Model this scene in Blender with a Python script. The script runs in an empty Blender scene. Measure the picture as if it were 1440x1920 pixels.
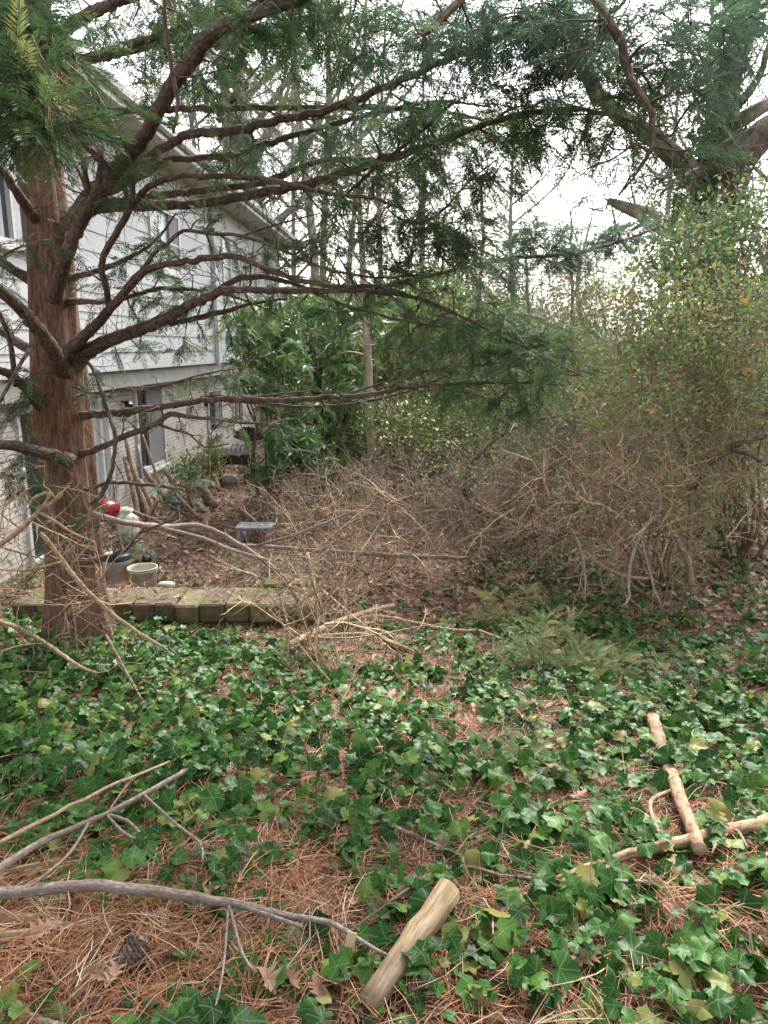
import bpy, math, random
import numpy as np
from mathutils import Vector
PI = math.pi
# ------------------------------------------------------------------ camera, world, sun, exposure
sc = bpy.context.scene
C = sc.collection
F = 1371.0                       # focal length in pixels of the 1440 x 1920 photograph
PITCH = math.radians(12.7)
EYE = np.array([0.0, 0.0, 1.6])
cam_d = bpy.data.cameras.new('camera'); cam = bpy.data.objects.new('camera', cam_d); C.objects.link(cam)
cam.location = EYE; cam.rotation_euler = (PI/2 - PITCH, 0, 0)
cam_d.sensor_fit = 'VERTICAL'; cam_d.sensor_height = 24; cam_d.lens = F/1920*24
cam_d.clip_start = 0.05; cam_d.clip_end = 1000
sc.camera = cam
w = bpy.data.worlds.new('World'); sc.world = w; w.use_nodes = True
nt = w.node_tree; bg = nt.nodes['Background']
sky = nt.nodes.new('ShaderNodeTexSky'); sky.sky_type = 'NISHITA'; sky.sun_disc = False
SUN_EL, SUN_ROT = math.radians(48), math.radians(20)
sky.sun_elevation = SUN_EL; sky.sun_rotation = SUN_ROT; sky.air_density = 1.5; sky.dust_density = 4
bw = nt.nodes.new('ShaderNodeRGBToBW'); mx = nt.nodes.new('ShaderNodeMix'); mx.data_type = 'RGBA'
mx.inputs[0].default_value = 0.80                      # overcast: a thin even cloud sheet takes the blue out
nt.links.new(sky.outputs[0], bw.inputs[0]); nt.links.new(sky.outputs[0], mx.inputs[6]); nt.links.new(bw.outputs[0], mx.inputs[7])
nt.links.new(mx.outputs[2], bg.inputs[0]); bg.inputs[1].default_value = 0.15
sd = bpy.data.lights.new('sun', 'SUN'); so = bpy.data.objects.new('sun', sd); C.objects.link(so)
sd.energy = 1.4; sd.angle = math.radians(14); sd.color = (1, .97, .93)
so.rotation_euler = (PI/2 - SUN_EL, 0, PI - SUN_ROT)
so.location = (0, 0, 30)
sc.view_settings.view_transform = 'Standard'; sc.view_settings.look = 'None'; sc.view_settings.gamma = 1
sc.view_settings.exposure = 1.98
sc.cycles.max_bounces = 6; sc.cycles.diffuse_bounces = 2; sc.cycles.glossy_bounces = 2
rng = np.random.default_rng(7)
cp, sp = math.cos(PITCH), math.sin(PITCH)
# ------------------------------------------------------------------ geometry helpers
def ray(u, v):
    a, b = (u-720)/F, (960-v)/F
    return np.array([a, cp + b*sp, -sp + b*cp])
def P(u, v, Y):
    d = ray(u, v); return EYE + d*(Y/d[1])
def optd(p): return p[1]*cp - (p[2]-1.6)*sp
def pix(p):
    p = np.asarray(p); x, y, z = p[..., 0], p[..., 1], p[..., 2]-1.6
    D = np.maximum(y*cp - z*sp, 1e-3)
    return 720 + F*x/D, 960 - F*(z*cp + y*sp)/D
def sstep(a): a = np.clip(a, 0, 1); return a*a*(3-2*a)
def noise2(x, y, s, seed=0):
    r = np.random.default_rng(seed); o = 0
    for k in range(5):
        a = r.uniform(0, 2*PI); f = s*r.uniform(.6, 1.9); ph = r.uniform(0, 6.28); ph2 = r.uniform(0, 6.28)
        o = o + np.sin((x*math.cos(a)+y*math.sin(a))*f + ph + 1.3*np.sin((x*math.sin(a)-y*math.cos(a))*f*.7 + ph2))
    return o/5
def terr(x, y):
    x = np.asarray(x, float); y = np.asarray(y, float)
    b = np.interp(y, [-5, 1.8, 6, 9, 13, 20, 60, 200], [0.02, 0, -.85, -1.1, -1.25, -1.35, -1.2, -1.0])
    b = b + .06*np.clip(x-1, 0, 4)*sstep((y-3)/6)
    patio = sstep((-.35 - x + np.clip(y-12, 0, 20)*.05)/.9)*sstep((y-6.5)/.35)
    b = b*(1-patio) + (-1.37)*patio
    return b + (.045*noise2(x, y, 2.1, 3) + .02*noise2(x, y, 6, 4))*(1-.8*patio)
def G(u, v, lift=0.0):
    d = ray(u, v); lo, hi = .3, 60.0
    ts = np.linspace(.5, 45, 900); p = EYE[None] + d[None]*ts[:, None]
    g = p[:, 2] - (terr(p[:, 0], p[:, 1]) + lift)
    i = np.argmax(g < 0) if (g < 0).any() else len(ts)-1
    a, b = ts[max(i-1, 0)], ts[i]
    for _ in range(12):
        m = (a+b)/2; q = EYE + d*m
        if q[2] - (terr(q[0], q[1]) + lift) < 0: b = m
        else: a = m
    return EYE + d*(a+b)/2
def nrm(v):
    v = np.asarray(v, float); return v/np.maximum(np.linalg.norm(v, axis=-1, keepdims=True), 1e-9)

class MB:
    def __init__(s): s.v = []; s.f = {3: [], 4: []}; s.t = []; s.l = []; s.n = 0
    def add(s, V, Fs, tint=.5, lv=None):
        V = np.asarray(V, float).reshape(-1, 3); k = len(V)
        s.v.append(V); s.t.append(np.broadcast_to(np.asarray(tint, float), (k,)).copy())
        s.l.append(np.zeros((k, 3)) if lv is None else np.asarray(lv, float).reshape(-1, 3))
        for Fa in (Fs if isinstance(Fs, tuple) else (Fs,)):
            Fa = np.asarray(Fa, int)
            if len(Fa): s.f[Fa.shape[1]].append(Fa + s.n)
        s.n += k
    def build(s, name, mat, parent=None, origin=None, smooth=True):
        V = np.concatenate(s.v) if s.v else np.zeros((0, 3))
        org = np.zeros(3)
        if parent is not None: org = np.array(root_loc(parent))
        elif origin is not None: org = np.asarray(origin, float)
        elif len(V): org = np.array([V[:, 0].mean(), V[:, 1].mean(), V[:, 2].min()])
        me = bpy.data.meshes.new(name)
        f3 = np.concatenate(s.f[3]) if s.f[3] else np.zeros((0, 3), int)
        f4 = np.concatenate(s.f[4]) if s.f[4] else np.zeros((0, 4), int)
        me.vertices.add(len(V)); me.vertices.foreach_set('co', (V-org).astype(np.float32).ravel())
        me.loops.add(f3.size+f4.size); me.loops.foreach_set('vertex_index', np.concatenate([f3.ravel(), f4.ravel()]).astype(np.int32))
        npoly = len(f3)+len(f4); me.polygons.add(npoly)
        me.polygons.foreach_set('loop_start', np.concatenate([np.arange(len(f3))*3, f3.size+np.arange(len(f4))*4]).astype(np.int32))
        me.polygons.foreach_set('use_smooth', np.full(npoly, smooth))
        a = me.attributes.new('tint', 'FLOAT', 'POINT'); a.data.foreach_set('value', np.concatenate(s.t).astype(np.float32))
        a = me.attributes.new('lv', 'FLOAT_VECTOR', 'POINT'); a.data.foreach_set('vector', np.concatenate(s.l).astype(np.float32).ravel())
        me.update(calc_edges=True)
        me.materials.append(mat)
        o = bpy.data.objects.new(name, me); C.objects.link(o)
        if parent is not None:
            o.parent = parent
        else: o.location = org
        return o
def root_loc(o):
    l = Vector((0, 0, 0))
    while o is not None: l += Vector(o.location); o = o.parent
    return l
def thing(name, label, cat, loc, group=None):
    o = bpy.data.objects.new(name, None); C.objects.link(o); o.location = loc; o.empty_display_size = .2
    return tag(o, label, cat, group)
def tag(o, label, cat, group=None, kind=None):
    o['label'] = label; o['category'] = cat
    if group: o['group'] = group
    if kind: o['kind'] = kind
    return o

def smooth_path(pts, step=None, n=None):
    """Catmull-Rom through rows of (x,y,z,r)."""
    pts = np.asarray(pts, float)
    if len(pts) < 3 and n is None: n = 4
    q = np.vstack([2*pts[0]-pts[1], pts, 2*pts[-1]-pts[-2]]); out = []
    for i in range(1, len(q)-2):
        L = np.linalg.norm(q[i+1, :3]-q[i, :3]); m = n or max(2, int(L/(step or .06)))
        for k in range(m):
            t = k/m; a, b, c, d = q[i-1], q[i], q[i+1], q[i+2]
            out.append(.5*((2*b)+(-a+c)*t+(2*a-5*b+4*c-d)*t*t+(-a+3*b-3*c+d)*t**3))
    out.append(q[-2]); out = np.array(out); out[:, 3] = np.maximum(out[:, 3], .0006); return out
def tube(mb, path, ns=6, tint=.5, rough=0., cap=True, seed=0):
    path = np.asarray(path, float); p = path[:, :3]; r = path[:, 3]; n = len(p)
    T = nrm(np.gradient(p, axis=0)); up = np.array([0, 0, 1.]) if abs(T[0, 2]) < .9 else np.array([1., 0, 0])
    N = np.zeros_like(T); v = nrm(np.cross(T[0], up))
    for i in range(n):
        v = v - T[i]*np.dot(v, T[i]); v = v/(np.linalg.norm(v)+1e-9); N[i] = v
    B = np.cross(T, N); a = np.arange(ns)*2*PI/ns
    R = r[:, None]*np.ones(ns)[None]
    if rough:
        rr = np.random.default_rng(seed+n)
        q_ = rr.uniform(-1, 1, R.shape); q_ = (q_+np.roll(q_, 1, 0)+.5*np.roll(q_, 1, 1))/1.8; R = R*(1+rough*q_+rough*.8*np.sin(a[None]*2+np.arange(n)[:, None]*.11+rr.uniform(0, 6)))
    V = p[:, None]+R[..., None]*(np.cos(a)[None, :, None]*N[:, None]+np.sin(a)[None, :, None]*B[:, None])
    i, j = np.meshgrid(np.arange(n-1), np.arange(ns), indexing='ij'); j2 = (j+1) % ns
    Fq = np.stack([i*ns+j, i*ns+j2, (i+1)*ns+j2, (i+1)*ns+j], -1).reshape(-1, 4)
    V = V.reshape(-1, 3); F3 = np.zeros((0, 3), int)
    L = np.concatenate([[0], np.cumsum(np.linalg.norm(np.diff(p, axis=0), axis=1))])
    lv = np.stack([np.repeat(L, ns), np.tile(a, n)*np.repeat(r, ns), np.zeros(n*ns)], -1)
    if cap:
        V = np.vstack([V, p[0], p[-1]]); lv = np.vstack([lv, [0, 0, 1], [L[-1], 0, 1]])
        j = np.arange(ns); j2 = (j+1) % ns
        F3 = np.vstack([np.stack([j2, j, np.full(ns, n*ns)], -1), np.stack([(n-1)*ns+j, (n-1)*ns+j2, np.full(ns, n*ns+1)], -1)])
    mb.add(V, (Fq, F3), tint, lv)
def box(mb, c, s, rz=0, tint=.5, bev=0.0):
    x, y, z = np.array(s)/2.; b = min(bev, x*.9, y*.9, z*.9)
    if b <= 0:
        V = np.array([[i*x, j*y, k*z] for k in (-1, 1) for i, j in ((-1, -1), (1, -1), (1, 1), (-1, 1))])
        Fq = [[0, 3, 2, 1], [4, 5, 6, 7]]+[[i, (i+1) % 4, (i+1) % 4+4, i+4] for i in range(4)]
    else:
        rings = []
        for zz, ins in ((-z, b), (-z+b, 0), (z-b, 0), (z, b)):
            q = []
            for i, j in ((-1, -1), (1, -1), (1, 1), (-1, 1)):
                e = [(i*(x-b-ins*0), j*(y-ins)), (i*(x-ins), j*(y-b))]
                if ins: e = [(i*(x-b-.3*b), j*(y-b)), (i*(x-b), j*(y-b-.3*b))]
                if i*j < 0: e = e[::1]
                q += (e if i*j < 0 else e[::-1])
            rings.append([(a, c2, zz) for a, c2 in q])
        V = np.array(rings).reshape(-1, 3); Fq = []
        for k in range(3): Fq += [[k*8+i, k*8+(i+1) % 8, (k+1)*8+(i+1) % 8, (k+1)*8+i] for i in range(8)]
        n0 = len(V); V = np.vstack([V, [0, 0, -z], [0, 0, z]])
        f3 = [[(i+1) % 8, i, n0] for i in range(8)]+[[24+i, 24+(i+1) % 8, n0+1] for i in range(8)]
    ca, sa = math.cos(rz), math.sin(rz); lv = V.copy()
    V = np.stack([V[:, 0]*ca-V[:, 1]*sa, V[:, 0]*sa+V[:, 1]*ca, V[:, 2]], -1)+np.array(c)
    mb.add(V, (np.array(Fq),) if b <= 0 else (np.array(Fq), np.array(f3)), tint, lv)
def lathe(mb, c, prof, ns=28, tint=.5, sx=1, sy=1, M=None):
    prof = np.array(prof, float); a = np.arange(ns)*2*PI/ns; n = len(prof)
    V = np.stack([prof[:, :1]*np.cos(a)[None]*sx, prof[:, :1]*np.sin(a)[None]*sy, prof[:, 1:2]*np.ones(ns)[None]], -1).reshape(-1, 3)
    if M is not None: V = V@np.asarray(M).T
    i, j = np.meshgrid(np.arange(n-1), np.arange(ns), indexing='ij'); j2 = (j+1) % ns
    mb.add(V+np.array(c), np.stack([i*ns+j, i*ns+j2, (i+1)*ns+j2, (i+1)*ns+j], -1).reshape(-1, 4), tint)
def scatter(mb, proto, X, Z, pos, scale, tint):
    """instance a prototype (V, F3/F4, lv): local x -> X, local z -> Z"""
    V, Fs, lv = proto; n = len(pos)
    if n == 0: return
    X = nrm(X); Y = nrm(np.cross(Z, X)); Z = np.cross(X, Y)
    W = (V[None, :, 0:1]*X[:, None]+V[None, :, 1:2]*Y[:, None]+V[None, :, 2:3]*Z[:, None])*np.asarray(scale).reshape(-1, 1, 1)+pos[:, None]
    k = len(V); off = (np.arange(n)*k)[:, None, None]
    Fl = tuple((f[None]+off).reshape(-1, f.shape[1]) for f in Fs)
    mb.add(W.reshape(-1, 3), Fl, np.repeat(tint, k), np.tile(lv, (n, 1)))
def rdir(n, up=0., r=rng):
    d = r.normal(size=(n, 3)); d[:, 2] += up; return nrm(d)
# leaf prototypes --------------------------------------------------
def fan(out, zc=0., zfun=None, c=(0, 0)):
    out = np.array(out, float); k = len(out)
    V = np.vstack([[c[0], c[1], zc], np.column_stack([out, np.zeros(k)])])
    if zfun is not None: V[:, 2] += zfun(V[:, 0], V[:, 1])
    lv = V.copy(); lv[:, 2] = 0
    Ft = np.array([[0, i+1, (i+1) % k+1] for i in range(k)]); return V, (Ft,), lv
def ivy(lobes=5, s=0, near=False):
    r = np.random.default_rng(s)
    # tips and notches as (angle, radius) in units of leaf length
    sp_ = {5: [(0, 1.), (12, .82), (27, .64), (42, .78), (54, .82), (68, .66), (84, .54), (100, .58), (114, .62), (135, .46), (155, .36), (174, .12)],
           3: [(0, .95), (14, .80), (32, .66), (46, .72), (58, .76), (75, .66), (95, .60), (115, .56), (135, .48), (158, .36), (175, .12)]}[lobes]
    half = [(math.radians(a+r.uniform(-4, 4)), q*r.uniform(.93, 1.07)) for a, q in sp_]
    o = [(math.cos(a)*q, math.sin(a)*q) for a, q in half]
    o += [(math.cos(a)*q*r.uniform(.9, 1.1), -math.sin(a)*q*r.uniform(.9, 1.1)) for a, q in half[:0:-1]]
    zf = lambda x, y: -.26*x*x*(.4+.3*(s % 3))+.20*np.abs(y)-.28*y*y+.06*np.sin(x*6+s)+.05*np.sin(y*7+s*2)
    if not near: return fan(o[::2] if False else o, 0, zf, (0.05, 0))
    o = np.array(o); k = len(o); md = o*.5+[.02, 0]; V = np.vstack([[.04, 0, 0], np.column_stack([md, np.zeros(k)]), np.column_stack([o, np.zeros(k)])]); V[:, 2] = zf(V[:, 0], V[:, 1])
    i_ = np.arange(k); j_ = (i_+1) % k; lv = V.copy(); lv[:, 2] = 0
    return V, (np.stack([i_*0, i_+1, j_+1], -1), np.stack([i_+1, i_+1+k, j_+1+k, j_+1], -1)), lv
def oak(s=0):
    r = np.random.default_rng(s); o = []
    xs = [0, .12, .2, .3, .38, .5, .58, .72, .8, .92, 1.]; ys = [.02, .1, .05, .22, .09, .32, .12, .28, .12, .14, 0]
    a = [(x, y*r.uniform(.8, 1.2)) for x, y in zip(xs, ys)]; b = [(x, -y*r.uniform(.8, 1.2)) for x, y in zip(xs[-2::-1], ys[-2::-1])]
    c1, c2 = r.uniform(-1.1, .9), r.uniform(1., 3.)
    return fan(a+b, 0, lambda x, y: c1*(x-.5)**2+c2*y*y+.05*np.sin(9*x+s), (.5, 0))
def simple(wd=.45, curl=.2, fold=.25):
    o = [(0, 0), (.2, wd*.33), (.45, wd*.5), (.75, wd*.33), (1, 0), (.75, -wd*.33), (.45, -wd*.5), (.2, -wd*.33)]
    return fan(o, 0, lambda x, y: -curl*x*x+fold*np.abs(y), (.45, 0))
def spray(L=.13, nl=.032, n=22, wd=.0034, s=0, droop=.2, rows=2):
    r = np.random.default_rng(s); V = []; Fq = []
    x = np.linspace(.006, L, n)
    for i in range(n):
        for sd_ in ((-1, 1) if rows == 2 else (-1, 1, 0)):
            t = i/(n-1); ln = nl*(1-.55*max(0, t-.6)/.4)*(.6+.4*min(1, t*5))*r.uniform(.8, 1.15)
            a = math.radians(62-28*t+r.uniform(-9, 9)); d = np.array([math.cos(a), sd_*math.sin(a), r.uniform(-.12, .25)])
            if sd_ == 0: d = np.array([.6, r.uniform(-.4, .4), .7])
            d /= np.linalg.norm(d)
            b = np.array([x[i]+r.uniform(-.002, .002), 0, -droop*x[i]**2/L]); sv = np.array([-d[1], d[0], 0]); sv /= np.linalg.norm(sv)+1e-9; sv = sv*wd/2+np.array([0, 0, wd*r.uniform(-.3, .3)])
            k = len(V); V += [b, b+d*ln*.45+sv, b+d*ln-np.array([0, 0, ln*.1]), b+d*ln*.45-sv]; Fq.append([k, k+1, k+2, k+3])
    k = len(V); e = np.array([L, 0, -droop*L])
    V += [np.array([0, -.0012, 0]), e*.5+[0, -.001, droop*L*.25], e, e*.5+[0, .001, droop*L*.25]]; Fq.append([k, k+1, k+2, k+3])
    V = np.array(V); return V, (np.array(Fq),), V.copy()
def bent(n=3, bend=.15, wd=.012, s=0):
    t = np.linspace(0, 1, n+1); r = np.random.default_rng(s); b2 = r.uniform(-.1, .1)
    c = np.stack([t, bend*np.sin(t*PI)+b2*t*t, .1*np.sin(t*PI)], -1); ww = wd*(1-.5*t)
    V = np.vstack([c+np.array([0, 1, 0])*ww[:, None]/2, c-np.array([0, 1, .6])*ww[:, None]/2])
    Fq = np.array([[i, i+1, i+n+2, i+n+1] for i in range(n)]); return V, (Fq,), V.copy()
IVYN = [ivy(5, 1, True), ivy(5, 2, True), ivy(3, 3, True), ivy(5, 4, True), ivy(3, 5, True)]
IVY = [ivy(5, 1), ivy(5, 2), ivy(3, 3), ivy(5, 4), ivy(3, 5)]
OAK = [oak(1), oak(2), oak(3), simple(.5, .5, .6), simple(.4, -.6, .8)]
SPRAY = [spray(s=1), spray(L=.16, n=26, s=2), spray(L=.10, n=18, s=3, droop=.4)]
SPRAYF = [spray(L=.13, n=13, wd=.006, s=5), spray(L=.10, n=11, wd=.006, s=6, droop=.4)]
LEAF = [simple(.5), simple(.42, .35, .35), simple(.6, .1, .4)]
LONG = [simple(.27, .25, .3), simple(.22, .5, .4)]
def twigproto(s=0, nside=5, wd=.011):
    r = np.random.default_rng(s); mb = MB()
    def go(p, d, L, w_, dep):
        n_ = 4; pts = [[*p, w_]]; q = np.array(p, float)
        for k_ in range(n_): d = nrm(d+r.normal(0, .16, 3)); q = q+d*L/n_; pts.append([*q, w_*(1-.8*(k_+1)/n_)])
        tube(mb, pts, 3, .5, cap=False); return np.array(pts)
    m_ = go([0, 0, 0], np.array([1., 0, 0]), 1, wd, 0)
    for k_ in range(nside):
        i_ = r.integers(0, 4); a = r.uniform(0, 2*PI); d = nrm(np.array([.8, math.cos(a), math.sin(a)])); q = go(m_[i_, :3]+(m_[i_+1, :3]-m_[i_, :3])*r.random(), d, r.uniform(.25, .6), wd*.6, 1)
        if r.random() < .6: a = r.uniform(0, 2*PI); go(q[2, :3], nrm(d+[0, math.cos(a), math.sin(a)]), r.uniform(.12, .25), wd*.42, 2)
    V = np.concatenate(mb.v); return V, (np.concatenate(mb.f[4]),), np.concatenate(mb.l)
TWIG = [twigproto(k_) for k_ in range(4)]
def twigs_at(mb, pos, dirs, L, tb=.5, jit=.5):
    n = len(pos); pk = rng.integers(0, 4, n); X = nrm(dirs+rng.normal(0, jit, (n, 3))); Z = rdir(n)
    for k_ in range(4): m_ = pk == k_; scatter(mb, TWIG[k_], X[m_], Z[m_], pos[m_], rng.uniform(*L, m_.sum()), np.clip(rng.normal(tb, .27, m_.sum()), 0, 1))
# ------------------------------------------------------------------ materials
def newmat(name):
    m = bpy.data.materials.new(name); m.use_nodes = True; n = m.node_tree; b = n.nodes['Principled BSDF']; return m, n, b
def N(n, t, **k):
    o = n.nodes.new(t)
    for a, v in k.items(): setattr(o, a, v)
    return o
def ramp(n, stops, fac=None):
    r = N(n, 'ShaderNodeValToRGB'); e = r.color_ramp.elements
    while len(e) < len(stops): e.new(.5)
    for el, (p_, c_) in zip(e, stops): el.position = p_; el.color = (*c_, 1)
    if fac is not None: n.links.new(fac, r.inputs[0])
    return r
def attr(n, a): o = N(n, 'ShaderNodeAttribute'); o.attribute_name = a; return o
def mathn(n, op, a, b=None, c=None):
    o = N(n, 'ShaderNodeMath', operation=op)
    for i, x in enumerate((a, b, c)):
        if x is None: continue
        if isinstance(x, (int, float)): o.inputs[i].default_value = x
        else: n.links.new(x, o.inputs[i])
    return o.outputs[0]
def noise(n, scale, vec=None, detail=6, rough=.6):
    o = N(n, 'ShaderNodeTexNoise'); o.inputs['Scale'].default_value = scale; o.inputs['Detail'].default_value = detail; o.inputs['Roughness'].default_value = rough
    if vec is not None: n.links.new(vec, o.inputs['Vector'])
    return o
def mapping(n, scale, src='Object'):
    tc = N(n, 'ShaderNodeTexCoord'); mp = N(n, 'ShaderNodeMapping'); mp.inputs['Scale'].default_value = scale
    n.links.new(tc.outputs[src], mp.inputs[0]); return mp.outputs[0]
def bump(n, b, h, strength=.5, dist=.01):
    o = N(n, 'ShaderNodeBump'); o.inputs['Strength'].default_value = strength; o.inputs['Distance'].default_value = dist
    n.links.new(h, o.inputs['Height']); n.links.new(o.outputs[0], b.inputs['Normal'])
def leafmat(name, stops, rough=.45, transl=.25, spec=.5, vein=None):
    m, n, b = newmat(name); t = attr(n, 'tint')
    nz = noise(n, 22, detail=4); tc = N(n, 'ShaderNodeTexCoord'); n.links.new(tc.outputs['Object'], nz.inputs['Vector'])
    f = mathn(n, 'ADD', t.outputs['Fac'], mathn(n, 'MULTIPLY', mathn(n, 'SUBTRACT', nz.outputs[0], .5), .35))
    r = ramp(n, stops, f); col = r.outputs[0]
    if vein:
        lv = attr(n, 'lv'); s = N(n, 'ShaderNodeSeparateXYZ'); n.links.new(lv.outputs['Vector'], s.inputs[0])
        x, y = s.outputs[0], mathn(n, 'ABSOLUTE', s.outputs[1]); ds = [mathn(n, 'ADD', y, mathn(n, 'MULTIPLY', mathn(n, 'LESS_THAN', x, 0), 1.0))]
        for a in (52, 110):
            ca, sa = math.cos(math.radians(a)), math.sin(math.radians(a))
            ds.append(mathn(n, 'ABSOLUTE', mathn(n, 'SUBTRACT', mathn(n, 'MULTIPLY', x, sa), mathn(n, 'MULTIPLY', y, ca))))
        # side veins along the midrib
        ds.append(mathn(n, 'ADD', mathn(n, 'MULTIPLY', mathn(n, 'PINGPONG', mathn(n, 'SUBTRACT', x, mathn(n, 'MULTIPLY', y, .8)), .12), .9), .017))
        dmin = mathn(n, 'MINIMUM', mathn(n, 'MINIMUM', ds[0], ds[1]), mathn(n, 'MINIMUM', ds[2], ds[3]))
        fac = N(n, 'ShaderNodeMapRange'); n.links.new(dmin, fac.inputs[0]); fac.inputs[1].default_value = .008; fac.inputs[2].default_value = .03; fac.inputs[3].default_value = .6; fac.inputs[4].default_value = 0
        mxx = N(n, 'ShaderNodeMix', data_type='RGBA'); n.links.new(fac.outputs[0], mxx.inputs[0]); n.links.new(col, mxx.inputs[6]); mxx.inputs[7].default_value = (*vein, 1); col = mxx.outputs[2]
    n.links.new(col, b.inputs['Base Color']); b.inputs['Roughness'].default_value = rough; b.inputs['Specular IOR Level'].default_value = spec
    if transl:
        tr = N(n, 'ShaderNodeBsdfTranslucent'); ms = N(n, 'ShaderNodeMixShader'); ms.inputs[0].default_value = transl
        n.links.new(col, tr.inputs[0]); n.links.new(b.outputs[0], ms.inputs[1]); n.links.new(tr.outputs[0], ms.inputs[2])
        n.links.new(ms.outputs[0], n.nodes['Material Output'].inputs[0])
    return m
def barkmat(name, c1, c2, c3, scale=(30, 30, 5), bs=.8, moss=None, bd=.012, rough=.9, src='Object', mossamt=.55):
    m, n, b = newmat(name)
    if src == 'lv':
        mp = N(n, 'ShaderNodeMapping'); mp.inputs['Scale'].default_value = scale; n.links.new(attr(n, 'lv').outputs['Vector'], mp.inputs[0]); vec = mp.outputs[0]
    else: vec = mapping(n, scale, src)
    nz = noise(n, 1, vec, 8, .65); nz2 = noise(n, 3.5, mapping(n, (1, 1, 1)), 4)
    f = mathn(n, 'ADD', mathn(n, 'MULTIPLY', nz.outputs[0], .8), mathn(n, 'MULTIPLY', nz2.outputs[0], .25))
    r = ramp(n, [(.36, c1), (.52, c2), (.68, c3)], f); col = r.outputs[0]
    if moss:
        nz3 = noise(n, 2.3, mapping(n, (1, 1, .6)), 5); mr = ramp(n, [(mossamt-.05, (0, 0, 0)), (mossamt+.12, (1, 1, 1))], nz3.outputs[0])
        mxx = N(n, 'ShaderNodeMix', data_type='RGBA'); n.links.new(mr.outputs[0], mxx.inputs[0]); n.links.new(col, mxx.inputs[6]); mxx.inputs[7].default_value = (*moss, 1); col = mxx.outputs[2]
    if src == 'lv':
        sx_ = N(n, 'ShaderNodeSeparateXYZ'); n.links.new(attr(n, 'lv').outputs['Vector'], sx_.inputs[0]); zc_ = sx_.outputs[2]
        rg = ramp(n, [(.0, (.14, .09, .05)), (.45, (.42, .31, .19)), (1., (.54, .42, .28))], mathn(n, 'ADD', mathn(n, 'MULTIPLY', mathn(n, 'SINE', mathn(n, 'MULTIPLY', zc_, 55.)), .25), mathn(n, 'MULTIPLY', nz2.outputs[0], .9)))
        mxx = N(n, 'ShaderNodeMix', data_type='RGBA'); n.links.new(mathn(n, 'GREATER_THAN', zc_, .02), mxx.inputs[0]); n.links.new(col, mxx.inputs[6]); n.links.new(rg.outputs[0], mxx.inputs[7]); col = mxx.outputs[2]
    tn_ = mathn(n, 'ADD', mathn(n, 'MULTIPLY', attr(n, 'tint').outputs['Fac'], 1.3), .35); sc_ = N(n, 'ShaderNodeVectorMath', operation='SCALE'); n.links.new(col, sc_.inputs[0]); n.links.new(tn_, sc_.inputs['Scale']); col = sc_.outputs[0]
    n.links.new(col, b.inputs['Base Color']); b.inputs['Roughness'].default_value = rough; b.inputs['Specular IOR Level'].default_value = .25
    bump(n, b, nz.outputs[0], bs, bd); return m
def plain(name, c, rough=.5, var=.12, scale=8, metal=0., bs=.15):
    m, n, b = newmat(name); nz = noise(n, scale, mapping(n, (1, 1, 1)), 6)
    r = ramp(n, [(.3, tuple(x*(1-var*2) for x in c)), (.65, tuple(min(1, x*(1+var*.5)) for x in c))], nz.outputs[0])
    n.links.new(r.outputs[0], b.inputs['Base Color']); b.inputs['Roughness'].default_value = rough; b.inputs['Metallic'].default_value = metal
    if bs: bump(n, b, nz.outputs[0], bs, .004)
    return m
M = {}
M['trunk'] = barkmat('reddish_fibrous_bark', (.040, .022, .016), (.165, .090, .063), (.28, .175, .130), (48, 48, 9), 1., None, .02)
M['limb'] = barkmat('dark_branch_bark', (.028, .018, .014), (.105, .070, .056), (.25, .18, .145), (22, 75, 1), 1., None, .008, src='lv')
M['twigtan'] = barkmat('tan_twig_bark', (.16, .10, .06), (.32, .22, .14), (.46, .34, .24), (40, 40, 40), .4)
M['twiggrey'] = barkmat('grey_twig_bark', (.10, .075, .06), (.24, .18, .15), (.44, .37, .33), (40, 90, 1), .8, src='lv')
M['twigbrown'] = barkmat('brown_twig_bark', (.075, .052, .04), (.20, .145, .11), (.35, .27, .215), (40, 40, 40), .4)
M['sapling'] = barkmat('pale_brown_bark', (.20, .145, .11), (.36, .28, .22), (.48, .40, .33), (14, 14, 3), .6, (.10, .11, .05), .01, mossamt=.62)
M['greybark'] = barkmat('grey_bark', (.16, .14, .12), (.32, .29, .25), (.46, .42, .37), (9, 9, 2), .8, (.09, .12, .05), .03)
M['cutwood'] = barkmat('weathered_cut_wood', (.17, .11, .06), (.34, .24, .14), (.50, .40, .29), (9, 80, 1), .6, (.12, .09, .062), src='lv', mossamt=.52)
M['peeled'] = barkmat('peeling_branch_bark', (.07, .045, .032), (.34, .22, .135), (.50, .36, .24), (20, 45, 1), 1., (.09, .065, .05), .008, src='lv', mossamt=.56)
M['logs'] = barkmat('log_bark', (.07, .045, .035), (.20, .14, .11), (.34, .26, .21), (30, 30, 6), .8)
M['needle'] = leafmat('yew_needles', [(.0, (.016, .036, .016)), (.45, (.048, .092, .038)), (.8, (.10, .16, .055)), (1., (.22, .24, .08))], .5, .42)
M['needle2'] = leafmat('blue_green_veiled_needles', [(.0, (.03, .055, .038)), (.5, (.075, .13, .085)), (1., (.14, .21, .12))], .45, .38)  # blue-green, also lightened to paint in the flare veil at upper right
M['ivy'] = leafmat('ivy_leaf', [(.0, (.010, .032, .006)), (.35, (.022, .076, .012)), (.65, (.048, .125, .018)), (.85, (.10, .17, .03)), (1., (.24, .20, .06))], .40, .18, .17, (.15, .24, .08))
M['small'] = leafmat('shrub_leaf', [(.0, (.05, .105, .040)), (.4, (.13, .215, .075)), (.7, (.20, .26, .08)), (.88, (.30, .27, .08)), (1., (.34, .15, .06))], .58, .35, .35)
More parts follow.
